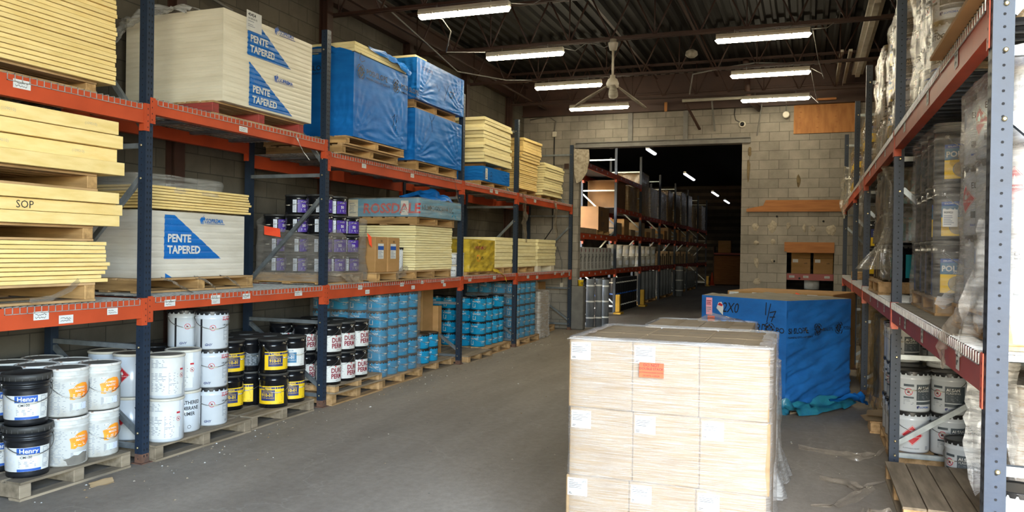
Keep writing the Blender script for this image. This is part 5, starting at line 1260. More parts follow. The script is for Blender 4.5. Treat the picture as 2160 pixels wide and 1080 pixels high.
# film gathered over the top edge
mb = MB(); vs = []; n = 60
def per(s):
    s = s % 4; X0, X1, Y0, Y1 = -1.283, -.157, 4.355, 5.335
    k = int(s); f = s - k
    return [(X0 + (X1 - X0) * f, Y0), (X1, Y0 + (Y1 - Y0) * f), (X1 - (X1 - X0) * f, Y1), (X0, Y1 - (Y1 - Y0) * f)][k]
for i in range(n):
    p = per(4 * i / n)
    for j in range(4):
        q = .02 + .085 * j / 3 * (1 + .5 * fbm(i * .5, 1)) if j else 0
        vs.append((p[0] + (-.72 - p[0]) * q * 1.3, p[1] + (4.85 - p[1]) * q * 1.3, 1.288 + .012 * (j > 0) + .006 * fbm(i * .7, j)))
mb.add(vs, [(i * 4 + j, i * 4 + j + 1, ((i + 1) % n) * 4 + j + 1, ((i + 1) % n) * 4 + j) for i in range(n) for j in range(3)], 'filmg', True)
tagd(mb.build('film_edge'), 'film edge folded over the top of the foreground carton stack', 'stretch film')
# second stack behind it
pallet(-1.34, -.2, 6.05, 7.15, 0, .12, 'pallet under the second aisle carton stack')
for c in range(3):
    for k in range(2):
        carton(-1.27 + .34 * c, -.935 + .34 * c, 6.16, 7.1, .12 + .37 * k, .485 + .37 * k, f'{cn[c]} carton, {("bottom", "upper")[k]} layer under the cap of the second aisle stack', 'kraftd', group='cartons of the second aisle stack')
for c in range(2):
    carton(-1.19 + .40 * c, -.795 + .40 * c, 6.22, 6.98, .862, 1.21, f'{("left", "right")[c]} carton capping the second aisle stack', 'kraftd', (lambda t, F, N, X, Y, Z: MB().patch(N, .0, X, .2, Z - .01, 'pale', .002).text(N, 'SFS', .03, .24, Z - .05, 'blueink', .003, bold=.02).build('printed_band', t)), group='cartons capping the second aisle stack')
wrap('white streaked film round the top of the second aisle stack', -1.205, -.375, 6.205, 6.99, .86, 1.222, 'filmw', .006, 23, None, .03, nz=8)
wrap('grey flared film skirt round the base of the second aisle stack', -1.32, -.19, 6.06, 7.14, .01, .90, 'filmg', .02, 25, True, nz=12, flare=.12)
strand('crumpled grey film scrap on top of the second aisle stack', [(-.85, 6.75, 1.22), (-.72, 6.7, 1.26), (-.6, 6.72, 1.26), (-.45, 6.8, 1.22)], [.04, .08, .06, .03], 'films', 6)
# blue wrapped floor pack, turned to the aisle
BR = -math.atan2(.585, .81); BL = (-.205, 9.30)
def bwp(t, F, N):
    mb = MB(); mp = N
    mb.text(mp, '2X0', .17, .33, .99, 'ink', .006, sx=.85, shear=.2); mb.text(mp, 'B.GI/6/4HARD', .15, .26, .79, 'ink', .006, sx=.8, shear=.1); mb.stroke(mp, [(.98, 1.14), (.97, 1.0)], .012, 'ink', .006); mb.stroke(mp, [(1.04, 1.13), (.985, .92)], .011, 'ink', .006); mb.stroke(mp, [(1.03, 1.03), (1.11, 1.05), (1.05, .93)], .012, 'ink', .006); mb.stroke(mp, [(1.03, .98), (1.1, .985)], .01, 'ink', .006)
    mb.build('marker_writing', t)
    mb = MB().patch(mp, .075, .175, .94, 1.15, 'pink', .006, 2, 2); mb.lines(mp, .085, .165, 1.06, 1.12, 3, 'maroon', .008); mb.lines(mp, .085, .165, .97, 1.04, 3, 'grey', .008); mb.build('pink_label', t)
    mb = MB().poly(mp, [(.25, 1.03), (.35, .95), (.36, 1.06), (.33, 1.11), (.28, 1.1)], 'white', .014); mb.poly(mp, [(.27, 1.07), (.34, 1.055), (.35, 1.08), (.30, 1.1)], 'redink', .016); mb.build('torn_label', t)
    mb = MB().patch(mp, .1, .215, .86, .93, 'flred', .006, 2, 2); mb.text(mp, 'OTTAWA', .03, .157, .885, 'ink', .008, 'C', bold=.02); mb.build('red_label', t)
    mb = MB(); emblem(mb, mp, 1.02, .84, .075); mb.text(mp, 'PO', .085, 1.115, .81, 'ink', .012, bold=.012, sx=1.05); mb.build('emblem_print', t)
    # lettering that runs from the near face round the corner
    mb = MB()
    mb.text(F, 'SI·SLOPE', .085, .005, .81, 'ink', .02, bold=.012, sx=1.05); mb.text(F, "PANNEAU D'ISOLANT BISEAUTÉ", .03, .005, .755, 'ink', .02, bold=.01)
    F2 = lambda a, b, e: F(a, b, e + .018)
    for a in (.52, .95): emblem(mb, F2, a, .84, .07); mb.text(F, ('POSI·SLOPE' if a < .9 else 'POSI·S'), .055, a + .09, .815, 'ink', .02, bold=.012, sx=.8)
    mb.build('film_print', t)
pack('insulation_pack', 'large blue film wrapped pack standing on the aisle floor with black marker writing', 'insulation pack', (BL[0], BL[1], .10), 1.25, 1.20, 1.175, 'blued', d_floor(3), BR, bwp, 'dust', x0=-1.25, nseg=64)
def loc2w(x, y, z): c, s = math.cos(BR), math.sin(BR); return (BL[0] + x * c - y * s, BL[1] + x * s + y * c, z)
o = pallet(0, 1.2, 0, 1.1, 0, .10, 'pallet under the large blue floor pack', 'woodg', 'wood'); o.location = loc2w(-1.22, .05, 0); o.rotation_euler = (0, 0, BR)
for i, (pts, m, lb) in enumerate((([(-.5, -.06, .10), (-.1, -.08, .10), (.06, .0, .09), (.1, .4, .08), (.12, .8, .08), (.1, 1.15, .10)], 'tealwrap', 'ragged teal film skirt at the foot of the blue floor pack'), ([(.08, .7, .13), (.2, .95, .14), (.2, 1.2, .12), (.1, 1.3, .10)], 'bluewrap', 'bright blue film lump at the far foot of the blue floor pack'))):
    strand(lb, [loc2w(*p) for p in pts], [.12, .2, .22, .22, .2, .1] if i == 0 else [.08, .16, .18, .06], m, i + 3)
# long cartons behind the blue pack
pallet(-1.1, .3, 12.05, 13.2, 0, .12, 'pallet under the long cartons behind the blue floor pack')
o = thing('carton', 'long low brown carton stack with white labels behind the blue floor pack', 'carton', (-1.1, 12.1, .12), -.28)
MB().cbox(0, 1.5, 0, 1.25, 0, 1.13, 'kraft', .008).build('body', o)
mb = MB(); N_ = PY(0)
for a in (.03, .37, .80, 1.15):
    mb.patch(N_, a, a + .14, 1.0, 1.115, 'white', .003); mb.lines(N_, a + .01, a + .13, 1.02, 1.1, 4, 'grey', .004)
mb.build('carton_label', o); MB().poly(N_, [(1.05 - .05, 1.14), (1.1, 1.10), (.97, 1.08)], 'flred', .01).build('red_label', o)
MB().box(.02, 1.48, .62, .64, 1.13, 1.1315, 'kraftd').build('tape', o)
# scraps on the floor beside the right rack
strand('long twist of clear film on the floor before the right rack', [(-.05, 7.75, .02), (.25, 7.6, .03), (.42, 7.5, .04), (.6, 7.55, .06), (.68, 7.7, .1)], [.05, .05, .09, .05, .03], 'films', 1)
strand('torn brown film scrap on the floor beside the bare wooden pallet', [(.12, 6.75, .02), (.3, 6.6, .04), (.4, 6.45, .05), (.58, 6.6, .08)], [.03, .08, .07, .04], 'films', 5)
strand('second arm of torn film lying towards the camera beside the bare pallet', [(.05, 6.0, .01), (.22, 6.05, .02), (.38, 6.3, .04), (.5, 6.5, .05)], [.02, .05, .07, .03], 'films', 8)
strand('loose clear film crumple on the floor nearest the camera', [(.3, 5.45, .02), (.4, 5.62, .1), (.52, 5.58, .07), (.56, 5.4, .02)], [.1, .2, .22, .06], 'films', 3)
strand('flat torn cardboard strip on the floor by the first left upright', [(-4.9, 4.35, .012), (-4.86, 4.52, .02)], .05, 'kraftl', 2, 'cardboard_scrap', 'scrap')
mb = MB(); rg = random.Random(4)
for i in range(420):
    y = rg.uniform(3.6, 17); x = -5.0 + abs(rg.gauss(0, .28)) * (1 if rg.random() < .85 else 6); s = rg.uniform(.004, .016)
    if rg.random() < .2: x = rg.uniform(-4.5, .5)
    a = rg.uniform(0, 6); mb.add([(x + s * math.cos(a + k * 1.57) * rg.uniform(.6, 1.3), y + s * math.sin(a + k * 1.57), .001) for k in range(4)] + [(x, y, s * .5 + .002)], [(0, 1, 4), (1, 2, 4), (2, 3, 4), (3, 0, 4)], rg.choice(['white', 'plaster', 'liddust', 'kraftl', 'woodg']))
tagd(mb.build('floor_debris'), 'scattered chips and grit along the foot of the left rack', 'debris', kind='stuff')

# ================================================================ right rack
GR = 'pails on the right rack floor'
pallet(.70, 1.75, 7.42, 8.65, 0, .13, 'pallet under the white flashing pails behind the second right upright', 'wood', 'wood')
KR = {(0, 0, 0): 'alsan_flame', (0, 0, 1): 'alsan', (0, 1, 0): 'alsan', (0, 1, 1): 'alsan', (0, 2, 1): 'alsan_print', (0, 2, 0): 'alsan', (1, 1, 2): 'alsan_flame'}
rz_ = {(0, 0, 0): -1.6, (0, 0, 1): -1.2, (0, 1, 0): -1.4, (0, 1, 1): -1.75, (0, 2, 1): -1.9, (0, 2, 0): -2.3, (1, 1, 2): -2.0, (1, 0, 2): -1.6}
grid('alsan', [.855, 1.145, 1.435, 1.69], [7.58, 7.88, 8.18, 8.48], .13, 3, .345, 'floor behind second right upright', GR, kinds=lambda i, j, k: KR.get((i, j, k), 'alsan'), rzs=lambda i, j, k: rz_.get((i, j, k), -1.8 + .4 * math.sin(i + 2 * j + 3 * k)), only=lambda i, j, k: i == 0 or j == 0 or k == 2, skip=lambda i, j, k: k == 2 and (i == 0 or j == 0) and not (i >= 2))
pallet(.615, 1.66, 5.78, 7.02, 0, .14, 'bare wooden pallet with wide boards on the floor in the right foreground', 'woodg', 'wood', 7)
pallet(.80, 1.72, 4.55, 5.66, 0, .125, 'grey pallet nearest the camera on the right', 'woodg', 'woodg', 5)
pail('alsan_flame', 1.16, 5.28, .127, -2.6, 'white pail with black lid on the grey pallet at the right edge', 'single pails')
pail('alsan', 1.20, 7.16, .0, -1.9, 'white flashing pail behind the bare pallet under the hanging film', 'single pails')
carton(1.28, 1.74, 5.95, 6.9, .142, .95, 'grey wrapped carton stack on the bare pallet at the right edge', 'kraftd', sg=-1)
wrap('milky film round the carton stack at the right edge', 1.25, 1.75, 5.92, 6.93, .142, .97, 'filmg', .015, 31, True, .04, nz=10)
mb = MB(); n = 14
vs = [(.98 + .30 * i / n + .03 * fbm(i * .5, j * .4), 5.86 + .06 * fbm(i * .6, j * .5, 2) + .02 * i / n, 1.16 - (.72 + .2 * math.sin(i * .5)) * j / n) for i in range(n + 1) for j in range(n + 1)]
mb.add(vs, [(i * (n + 1) + j, i * (n + 1) + j + 1, (i + 1) * (n + 1) + j + 1, (i + 1) * (n + 1) + j) for i in range(n) for j in range(n)], 'filmg', True)
tagd(mb.build('film_drape'), 'milky film sheet hanging below the nearest right beam', 'plastic film')
# wrapped bundles standing on the floor behind
for i, (y0, y1, x0, h, lb) in enumerate(((9.15, 10.7, .74, 1.12, 'glossy brown wrapped bundle under the second right bay'), (11.2, 12.3, .72, 1.2, 'glossy brown wrapped bundle under the third right bay'))):
    pallet(x0, 1.74, y0, y1, 0, .12, f'pallet under the {("nearer", "farther")[i]} glossy brown bundle, right rack floor')
    t = thing('wrapped_bundle', lb, 'bundle', (x0 + .02, y0 + .02, .122))
    w = (1.70 - x0) / 3
    for k in range(3):
        for q in range(2): MB().lathe([(w / 2 - .005, 0), (w / 2, .02), (w / 2, h - .15), (w / 2 - .01, h - .13)], ('kraftd', 'dgrey', 'yelwrap')[(k + q) % 3], 20, (w * (k + .5), (y1 - y0) * (.25 + .5 * q))).build('roll', t)
    wrap('creased glossy film round the ' + lb, x0, 1.74, y0, y1, .10, h, 'filmb', .04, 40 + i, True, .08, nz=18)
pallet(.62, 1.6, 9.95 - 1.2, 9.1, 0, .12, 'low pallet piled with torn cardboard beside the blue floor pack', 'wood', 'wood')
for i, (x, y, z, r) in enumerate(((.62, 8.72, .125, .1), (.66, 8.78, .16, -.2))):
    o = MB().add([(-.2, -.12, 0), (.25, -.14, .02), (.28, .12, .01), (.05, .16, .04), (-.22, .1, 0)], [(0, 1, 2, 3, 4)], 'kraft').add([(-.2, -.12, .004), (.25, -.14, .024), (.28, .12, .014), (.05, .16, .044), (-.22, .1, .004)], [(0, 1, 2, 3, 4)], 'kraftl').build('cardboard_scrap', None, (x + .15, y + .15, z)); o.rotation_euler = (.05, .03, r)
    tagd(o, ('torn cardboard sheet lying lowest on the low pallet', 'torn cardboard flap on top of the low pallet')[i], 'cardboard')

# lower tier
ZL = 1.405
tagd(bx('cardboard_sheet', .675, 1.7, 4.4, 7.1, 1.405, 1.411, 'dust'), 'dusty cardboard sheet on the nearest lower right wire deck', 'cardboard')
def wrapped_pails(y0, nrow, z0, kinds, lab, label_film, m, layers=3, x=.93, rz=FACE_R, seed=1, cols=3, h=.366, waist=.012, amp=.012, extra=0, aisle=False):
    xs = [x + .305 * j for j in range(cols)]; ys = [y0 + .16 + .308 * i for i in range(nrow)]
    grid(None, xs, ys, z0, layers, h, lab, 'pails, ' + lab, rz=rz, spread=.2, kinds=kinds, only=lambda i, j, k: j == 0 or (i == 0 and not aisle))
    wrap(label_film, x - .165, xs[-1] + .165, y0 - .01, y0 + .02 + .308 * nrow, z0 - .1, z0 + h * layers + .02 + extra, m, amp, seed, True, nz=22, waist=waist, flare=.03)
pallet(.76, 1.72, 3.72, 4.98, ZL + .006, .125, 'pallet under the milky wrapped white pails, nearest on the lower right tier', 'wood', 'wood')
wrapped_pails(3.71, 4, ZL + .133, lambda i, j, k: 'elasto_flame' if (i == 2 and k == 2) or (i + k) % 3 == 1 else 'elasto', 'nearest wrapped pallet, lower right tier', 'milky stretch film round the nearest white pails on the lower right tier', 'filmg', rz=-1.45, seed=51, waist=.02)
pallet(.77, 1.70, 5.7, 6.98, ZL + .006, .115, 'pallet under the blue and yellow label pails, lower right tier', 'wood', 'wood')
wrapped_pails(5.70, 4, ZL + .123, lambda i, j, k: 'tac' if j == 0 else 'elasto', 'second wrapped pallet, lower right tier', 'clear stretch film round the blue and yellow label pails', 'filmc', rz=-1.5, seed=55, x=.92, waist=.014)
MB_ = MB(); mp = PY(5.665, .80, 1.98); MB_.patch(mp, 0, .085, 0, .11, 'white', .002); MB_.text(mp, '909921', .018, .006, .085, 'ink', .003, bold=.02); MB_.lines(mp, .006, .075, .01, .075, 6, 'grey', .003)
tagd(MB_.build('shipping_label'), 'white shipping label hanging on the film of the blue and yellow pails', 'label')
strand('long twist of milky film hanging in front of the blue and yellow pails', [(1.25, 5.62, 2.2), (1.08, 5.6, 1.95), (.98, 5.58, 1.75), (.9, 5.55, 1.6), (.8, 5.45, 1.5)], [.12, .1, .09, .12, .16], 'filmg', 4)
strand('bunched glint tinted film over the top of the inner white pails', [(.85, 5.66, 2.36), (1.0, 5.64, 2.42), (1.15, 5.62, 2.47), (1.35, 5.62, 2.46)], [.1, .14, .15, .1], 'filmb', 7)
strand('film twist dangling over the nearest lower right beam', [(.72, 4.3, 1.62), (.69, 4.35, 1.5), (.66, 4.42, 1.41), (.645, 4.5, 1.33), (.64, 4.42, 1.24)], [.05, .06, .09, .07, .03], 'films', 2)
strand('wide milky film tail hanging down the nearest wrapped pallet', [(.72, 3.85, 1.95), (.70, 3.9, 1.7), (.68, 3.95, 1.52), (.665, 4.05, 1.40), (.65, 4.1, 1.34)], [.08, .12, .12, .07, .03], 'filmc', 5)
strand('pinkish film lump stuck on the lower beam at the second right upright', [(.64, 7.1, 1.22), (.63, 7.2, 1.2), (.63, 7.32, 1.16)], [.05, .12, .06], 'filmc', 3)
pallet(.66, 1.70, 8.62, 9.85, ZL, .13, 'pallet under the teal label pails on the lower right tier', 'wood', 'wood')
grid('teal', [.86, 1.165, 1.47], [8.79, 9.1, 9.41], ZL + .133, 3, .366, 'teal pallet, lower right tier', 'teal label pails', rz=-1.6, only=lambda i, j, k: i == 0 or j == 0)
wrap('torn dusty film round the upper teal label pails', .70, 1.64, 8.62, 9.6, ZL + .52, ZL + 1.26, 'filmd', .025, 61, None, .06, nz=14)
mb = MB(); n = 16
def tw(u, v):
    w = .34 * (1 - 1.5 * v * (1 - v) * 1.6 + .2 * v); w = max(.09, .36 - .95 * v * (1.0 - v) * 1.25)
    return (.78 + (u - .5) * w * 1.2 + .1 * (1 - v) - .12 * v, 8.56 + .05 * fbm(u * 5, v * 4, 1) - .05 * v, 2.66 - 1.0 * v + .03 * fbm(u * 3, v * 6))
mb.add([tw(i / n, j / n) for i in range(n + 1) for j in range(n + 1)], [(i * (n + 1) + j, i * (n + 1) + j + 1, (i + 1) * (n + 1) + j + 1, (i + 1) * (n + 1) + j) for i in range(n) for j in range(n)], 'filmd', True)
tagd(mb.build('film_drape'), 'dusty twisted film curtain hanging in front of the teal label pails', 'plastic film')
strand('small film lump on the pallet of the teal label pails', [(.72, 8.6, 1.56), (.76, 8.58, 1.66), (.84, 8.6, 1.72)], [.14, .16, .08], 'filmd', 3)
pallet(.75, 1.7, 9.95, 10.9, ZL, .12, 'pallet under the dark yellow label pails, lower right tier', 'wood', 'wood')
grid('amber', [.9, 1.2, 1.5], [10.1, 10.41, 10.7], ZL + .122, 3, .366, 'pallet behind the teal pails', 'dark yellow label pails', rz=-1.6, only=lambda i, j, k: (i == 0 and j < 2) or (j == 0 and i < 2))
pallet(.75, 1.7, 11.3, 12.5, ZL, .12, 'pallet under the yellow label pails in the third right bay', 'wood', 'wood')
grid('amber', [.9, 1.2, 1.5], [11.45, 11.76, 12.07, 12.36], ZL + .122, 2, .366, 'third bay pallet', 'third bay yellow label pails', rz=-1.6, only=lambda i, j, k: j == 0 or (i == 0 and j < 2))
tagd(MB().cbox(.70, 1.3, 13.9, 14.6, ZL, ZL + .12, 'wood', .006).build('timber_block'), 'pale timber block on the far lower right deck', 'timber block')
strand('film strands hanging from the third right upper beam', [(.65, 11.3, 2.85), (.64, 11.2, 2.6), (.64, 11.1, 2.3), (.63, 11.1, 2.05)], [.06, .1, .08, .03], 'films', 4)
strand('film bundle dangling from the far right upper beam', [(.66, 15.6, 3.4), (.62, 15.5, 3.1), (.60, 15.3, 2.7), (.6, 15.2, 2.45)], [.25, .3, .22, .05], 'filmd', 9)

# upper tier
ZU = 2.842
tagd(MB().box(.60, 1.75, 3.68, 4.78, ZU, ZU + .018, 'kraft').build('plywood_sheet'), 'brown sheet jutting out over the nearest upper right beam', 'sheet')
wrapped_pails(3.72, 3, ZU + .02, lambda i, j, k: 'alsan' if (i + k) % 2 else 'alsan_print', 'jutting sheet, upper right tier', 'glint tinted stretch film round the pails on the jutting sheet', 'filmb', x=.90, seed=71, rz=-2.2, amp=.02)
def up(y0, nrow, lab, film_label, kinds, seed, rz=-2.3, layers=3, x=.90, cols=3):
    pallet(x - .15, 1.7, y0, y0 + .31 * nrow, ZU, .12, f'pallet under the {lab}', 'wood', 'wood')
    wrapped_pails(y0, nrow, ZU + .122, kinds, lab, film_label, 'filmb', layers, x, rz, seed, amp=.022, waist=.014, aisle=y0 > 7)
up(5.75, 4, 'second upper right pallet', 'glint tinted stretch film round the pails with red flame diamonds, upper right', lambda i, j, k: 'elasto_flame' if (i in (0, 1) and k == 0) or (i == 2 and k == 2) else 'alsan', 73)
up(7.85, 4, 'third upper right pallet', 'glint tinted stretch film round the first upper pallet past the second right upright', lambda i, j, k: 'tac' if i % 2 else 'alsan', 75)
up(9.45, 4, 'lime sticker upper pallet', 'glint tinted stretch film round the upper pallet with a lime sticker', lambda i, j, k: 'alsan' if (i + k) % 2 else 'alsan_print', 77)
tagd(MB().patch(PXm(.725, -9.9, 0), -.0, .22, 3.93, 4.06, 'lime').build('lime_sticker'), 'lime sticker on the wrapped upper right pails', 'sticker')
up(11.9, 4, 'third bay upper pallet', 'glint tinted stretch film round the upper pallet in the third right bay', lambda i, j, k: 'tac' if k == 1 else 'alsan', 79, layers=2)
up(15.3, 4, 'far bay upper pallet', 'glint tinted stretch film round the last upper pallet by the block wall', lambda i, j, k: 'amber' if k else 'tac', 81, layers=2)
# ================================================================ back room
BXf = -5.25
by = [18.6, 22.75, 26.4, 30.1, 33.8, 37.5, 41.2, 44.9]
for i, y in enumerate(by):
    t = thing('upright_frame', f'dark rack upright in the back room, {ordn(i)} beyond the doorway', 'rack upright', (BXf, y, 0), 0, 'back room uprights')
    for x in (0, -1.03):
        MB().box(x - .075, x, 0, .075, 0, 5.0 if i in (1, 2) else 4.75, 'navy').build('post', t)
    for z in (.2, 1.2, 2.5, 3.6, 4.5): MB().box(-1.03, -.07, .02, .055, z - .02, z + .02, 'galv').build('horizontal_brace', t)
    for a, b in ((.3, 1.15), (2.4, 1.3), (2.6, 3.5)): MB().bar((-.07, .038, a), (-1.03, .038, b), .035, .04, 'galv').build('diagonal_brace', t)
    if i in (1, 2, 7): 
        g = thing('rack_guard', f'yellow steel guard at the foot of the {ordn(i)} back room upright', 'guard', (BXf + .02, y - .02, 0), 0, 'rack guards')
        MB().box(0, .12, -.02, .12, .0, .55, 'safety').build('guard_plate', g); MB().box(0, .22, -.3, .1, 0, .05, 'safety').build('foot', g)
for i in range(7):
    zs = (1.29, 2.25, 4.05) if i == 0 else (1.31, 2.32, 3.05) if i > 1 else (1.31, 2.32, 3.1, 4.06)
    for k, z in enumerate(zs):
        for q, x in enumerate((BXf, BXf - .99)):
            t = thing('load_beam', f'{"front" if q == 0 else "rear"} beam, {ORD[k]} level up the {ordn(i)} back room bay', 'rack beam', (x, by[i], 0), 0, 'back room beams')
            MB().box(-.045, 0, .077, by[i + 1] - by[i] - .003, z - .14, z, 'orange' if i < 2 else 'red').build('beam', t)
            for yy in (.08, by[i + 1] - by[i] - .05): MB().box(-.05, .006, yy, yy + .05, z - .22, z + .01, 'orange').build('end_connector', t)
            if q == 0:
                for s in range(5): sticker(PX(.002), .5 + .6 * s, z - .1 + .03 * (s % 2), .1, .05, t, random.Random(i * 9 + s))
        o = MB().box(BXf - 1.0, BXf - .05, by[i] + .09, by[i + 1] - .02, z + .0, z + .008, 'steelgrey').build('shelf_deck')
        tagd(o, f'dark shelf deck, {ORD[k]} level up the {ordn(i)} back room bay', 'shelf', 'back room decks')
bd = lambda i: f'{ordn(i)} back room bay'
# first bay: white illustrated cartons, a big orange box, rolls on the floor
def illus(t, F, N, X, Y, Z):
    mb = MB(); c = Y / 2
    mb.patch(F, c + .03, c + .10, Z - .12, Z - .04, 'maroon'); 
    for (a, b, r) in ((c - .02, Z * .62, .05), (c + .03, Z * .5, .06), (c - .05, Z * .45, .05)): mb.ring(F, a, b, r, .012, 'ink', .002, 8)
    mb.stroke(F, [(c - .08, Z * .4), (c, Z * .72), (c + .08, Z * .55)], .014, 'ink'); mb.stroke(F, [(c + .12, Z * .5), (c + .12, Z * .7)], .01, 'ink'); mb.stroke(F, [(c + .09, Z * .6), (c + .15, Z * .6)], .01, 'ink')
    mb.lines(F, c - .1, c + .1, .05, .2, 5, 'ink', .002, .3); mb.build('illustration', t)
for i in range(10): carton(BXf - .9, BXf - .1, 18.72 + .385 * i, 18.72 + .385 * i + .375, 1.30, 1.91, f'white illustrated carton, {ordn(i)} from the doorway on the first back room shelf', 'white', illus, group='white illustrated cartons')
for i in range(2): carton(BXf - 1.0, BXf - .05, 18.75 + .05, 20.6, 2.26 + .0, 2.40, 'low pale carton on the second shelf of the first back room bay', 'kraftd') if i == 0 else None
pallet(BXf - 1.0, BXf - .03, 20.65, 22.0, 2.26, .12, 'pallet under the big orange brown box in the back room')
carton(BXf - .98, BXf - .03, 20.75, 21.95, 2.385, 3.02, 'big orange brown box with black writing in the back room', 'kraftb', lambda t, F, N, X, Y, Z: MB().text(F, 'EB', .2, .2, .38, 'ink', shear=.2).text(F, 'X2P', .18, .3, .1, 'ink', shear=.2).build('marker_writing', t))
RG = 'membrane rolls in the back room'
def roll(x, y, r, h, label, m='rollb', z=0.0, bands=True):
    t = thing('membrane_roll', label, 'roll', (x, y, z), 0, RG)
    MB().lathe([(r, 0), (r, h), (r, h), (r * .4, h), (r * .38, h - .02)], m, 20).build('body', t)
    if bands:
        for k, q in enumerate((.18, .52, .85)): MB().lathe([(r + .002, h * q), (r + .002, h * q + .035)], 'white' if k != 1 or m == 'rollg' else 'blueink', 20, caps=False).build('band', t)
for i, (x, y, h) in enumerate(((-4.83, 18.32, 1.14), (-4.66, 18.45, 1.15), (-4.56, 18.72, 1.12))): roll(x - .08 * 0, y, .085 if i else .1, h, f'tall grey roll leaning at the doorway pier, {("nearest", "second", "third")[i]} of three', 'rollg')
tagd(bx('plywood_strip', -4.62, -4.60, 18.85, 19.1, 0, .95, 'plank'), 'narrow orange wooden panel beside the grey rolls', 'panel')
for i, (x, y) in enumerate(((-5.35, 19.6), (-5.32, 21.6), (-5.6, 20.4), (-5.55, 21.9), (-5.85, 19.9))): roll(x, y, .13, 1.0 + .04 * (i % 2), f'black banded roll under the first back room bay, {ordn(i)} one from the doorway')
pallet(-6.2, -5.2, 19.3, 20.6, 0, .1, 'pallet under the first black rolls in the back room') if False else None
t = thing('yellow_tub', 'small yellow tub standing on the concrete pier at the doorway', 'tub', (-4.87, WY - .1, 1.0))
MB().lathe([(.055, 0), (.068, .14), (.07, .145)], 'yellow', 20).build('body', t); MB().lathe([(.072, .138), (.073, .152), (.01, .154)], 'bwhite', 20).build('lid', t)
mb = MB(); mp = cyl(.063, -.9); mb.ring(mp, 0, .07, .022, .012, 'ink', .003, 10); mb.build('label', t)
k = 0
for j in range(3):
    for i in range(10):
        roll(-5.4 - .27 * j, 23.1 + .32 * i, .125, 1.02, f'black banded roll under the second back room bay, {ROWN[j]}, {ordn(i)} along') if (j == 0 or i < 2) else None
for b in range(2, 6):
    pallet(-6.2, -5.3, by[b] + .3, by[b + 1] - .3, 0, .12, f'pallet under the grey rolls of the {bd(b)}')
    for i in range(9): roll(-5.42 - .05 * (i % 2), by[b] + .45 + .34 * i, .12, 1.0 if b < 4 else .8, f'grey roll under the {bd(b)}, {ordn(i)} along', 'rollg', .122, False)
roll(-5.0, 33.4, .16, 1.25, 'tall pale grey roll standing in the back room aisle', 'rollg')
# buckets and boxes on the lower shelves
for b in range(1, 6):
    for i in range(7):
        y = by[b] + .35 + .48 * i; nl = [2, 3, 1, 2, 1, 2, 1][(i + b) % 7]
        if b < 3:
            for k in range(nl): pail('bucket', BXf - .22 - .1 * (i % 2), y, 1.32 + .353 * k if b else 1.3 + .353 * k, -.8, f'white bucket on the first shelf of the {bd(b)}, {ordn(i)} pile, {ORD[k]} up', 'white buckets in the back room') if k < 2 else None
        else: carton(BXf - .6, BXf - .12, y - .15, y + .2, 1.32, 1.32 + .25 + .1 * nl, f'pale carton on the first shelf of the {bd(b)}, {ordn(i)} along', 'kraftd', group='back room pale cartons')
    for i in range(3):
        y = by[b] + .5 + 1.0 * i
        carton(BXf - .8, BXf - .1, y, y + .7, 2.33, 2.33 + .2 + .15 * ((i + b) % 3), f'low carton on the second shelf of the {bd(b)}, {ordn(i)} along', 'kraft' if i % 2 else 'kraftd', group='back room low cartons')
for b in range(2, 7):
    for i in range(2):
        y = by[b] + .35 + 1.65 * i; h = 1.05 + .2 * ((b + i) % 3)
        carton(BXf - 1.0, BXf - .08, y, y + 1.3, 3.06, 3.06 + h, f'tall film wrapped carton on the top shelf of the {bd(b)}, {("near", "far")[i]} one', 'kraftd', group='wrapped cartons on the back room top shelf')
        wrap(f'shiny film round the {("near", "far")[i]} tall carton, top shelf of the {bd(b)}', BXf - 1.03, BXf - .05, y - .03, y + 1.33, 3.05, 3.08 + h, 'filmg' if (b + i) % 2 else 'filmb', .03, 90 + b * 2 + i, True, .06, nz=9)
carton(BXf - 1.0, BXf - .1, 23.2, 24.4, 3.11, 3.95, 'wrapped brown carton on the third shelf of the second back room bay', 'kraftb'); carton(BXf - 1.0, BXf - .1, 24.8, 26.1, 3.11, 3.9, 'far brown carton on the third shelf of the second back room bay', 'kraftd')
wrap('shiny film round the far carton of the second back room bay', BXf - 1.03, BXf - .07, 24.77, 26.13, 3.11, 3.93, 'filmb', .03, 110, True, .06, nz=9)
# end of the back room
t = thing('storage_shelf', 'dark red shelf unit against the end wall of the back room', 'shelf', (-5.0, 46.4, 0))
for x in (0, 2.0): MB().box(x - .06, x, 0, .8, 0, 2.2, 'blackframe').build('side_panel', t)
MB().box(0, 1.94, 0, .8, 1.75, 1.85, 'red').build('shelf', t); MB().box(0, 1.94, .1, .8, .05, 1.7, 'plank').build('cabinet_front', t)
carton(-4.8, -4.1, 46.6, 47.2, 1.86, 2.55, 'brown carton on the red shelf at the end of the back room', 'kraft', lambda t, F, N, X, Y, Z: MB().text(N, 'BOX', .1, .2, .4, 'ink').build('marking', t)) if False else carton(-4.8, -4.1, 46.6, 47.2, 1.86, 2.55, 'brown carton on the red shelf at the end of the back room', 'kraft')
t = thing('traffic_cone', 'orange traffic cone near the end of the back room', 'cone', (-5.05, 46.0, 0))
MB().lathe([(.13, .02), (.03, .72), (.02, .73)], 'coneo', 20).build('cone', t); MB().box(-.18, .18, -.18, .18, 0, .03, 'coneo').build('base', t); MB().lathe([(.087, .3), (.066, .42)], 'white', 20, caps=False).build('reflective_band', t)
t = thing('unit_heater', 'grey louvred heater hanging on the end wall of the back room', 'heater', (-7.4, 47.2, 3.9))
MB().cbox(0, 1.0, 0, .5, 0, 1.1, 'steelgrey', .03).build('case', t)
mb = MB()
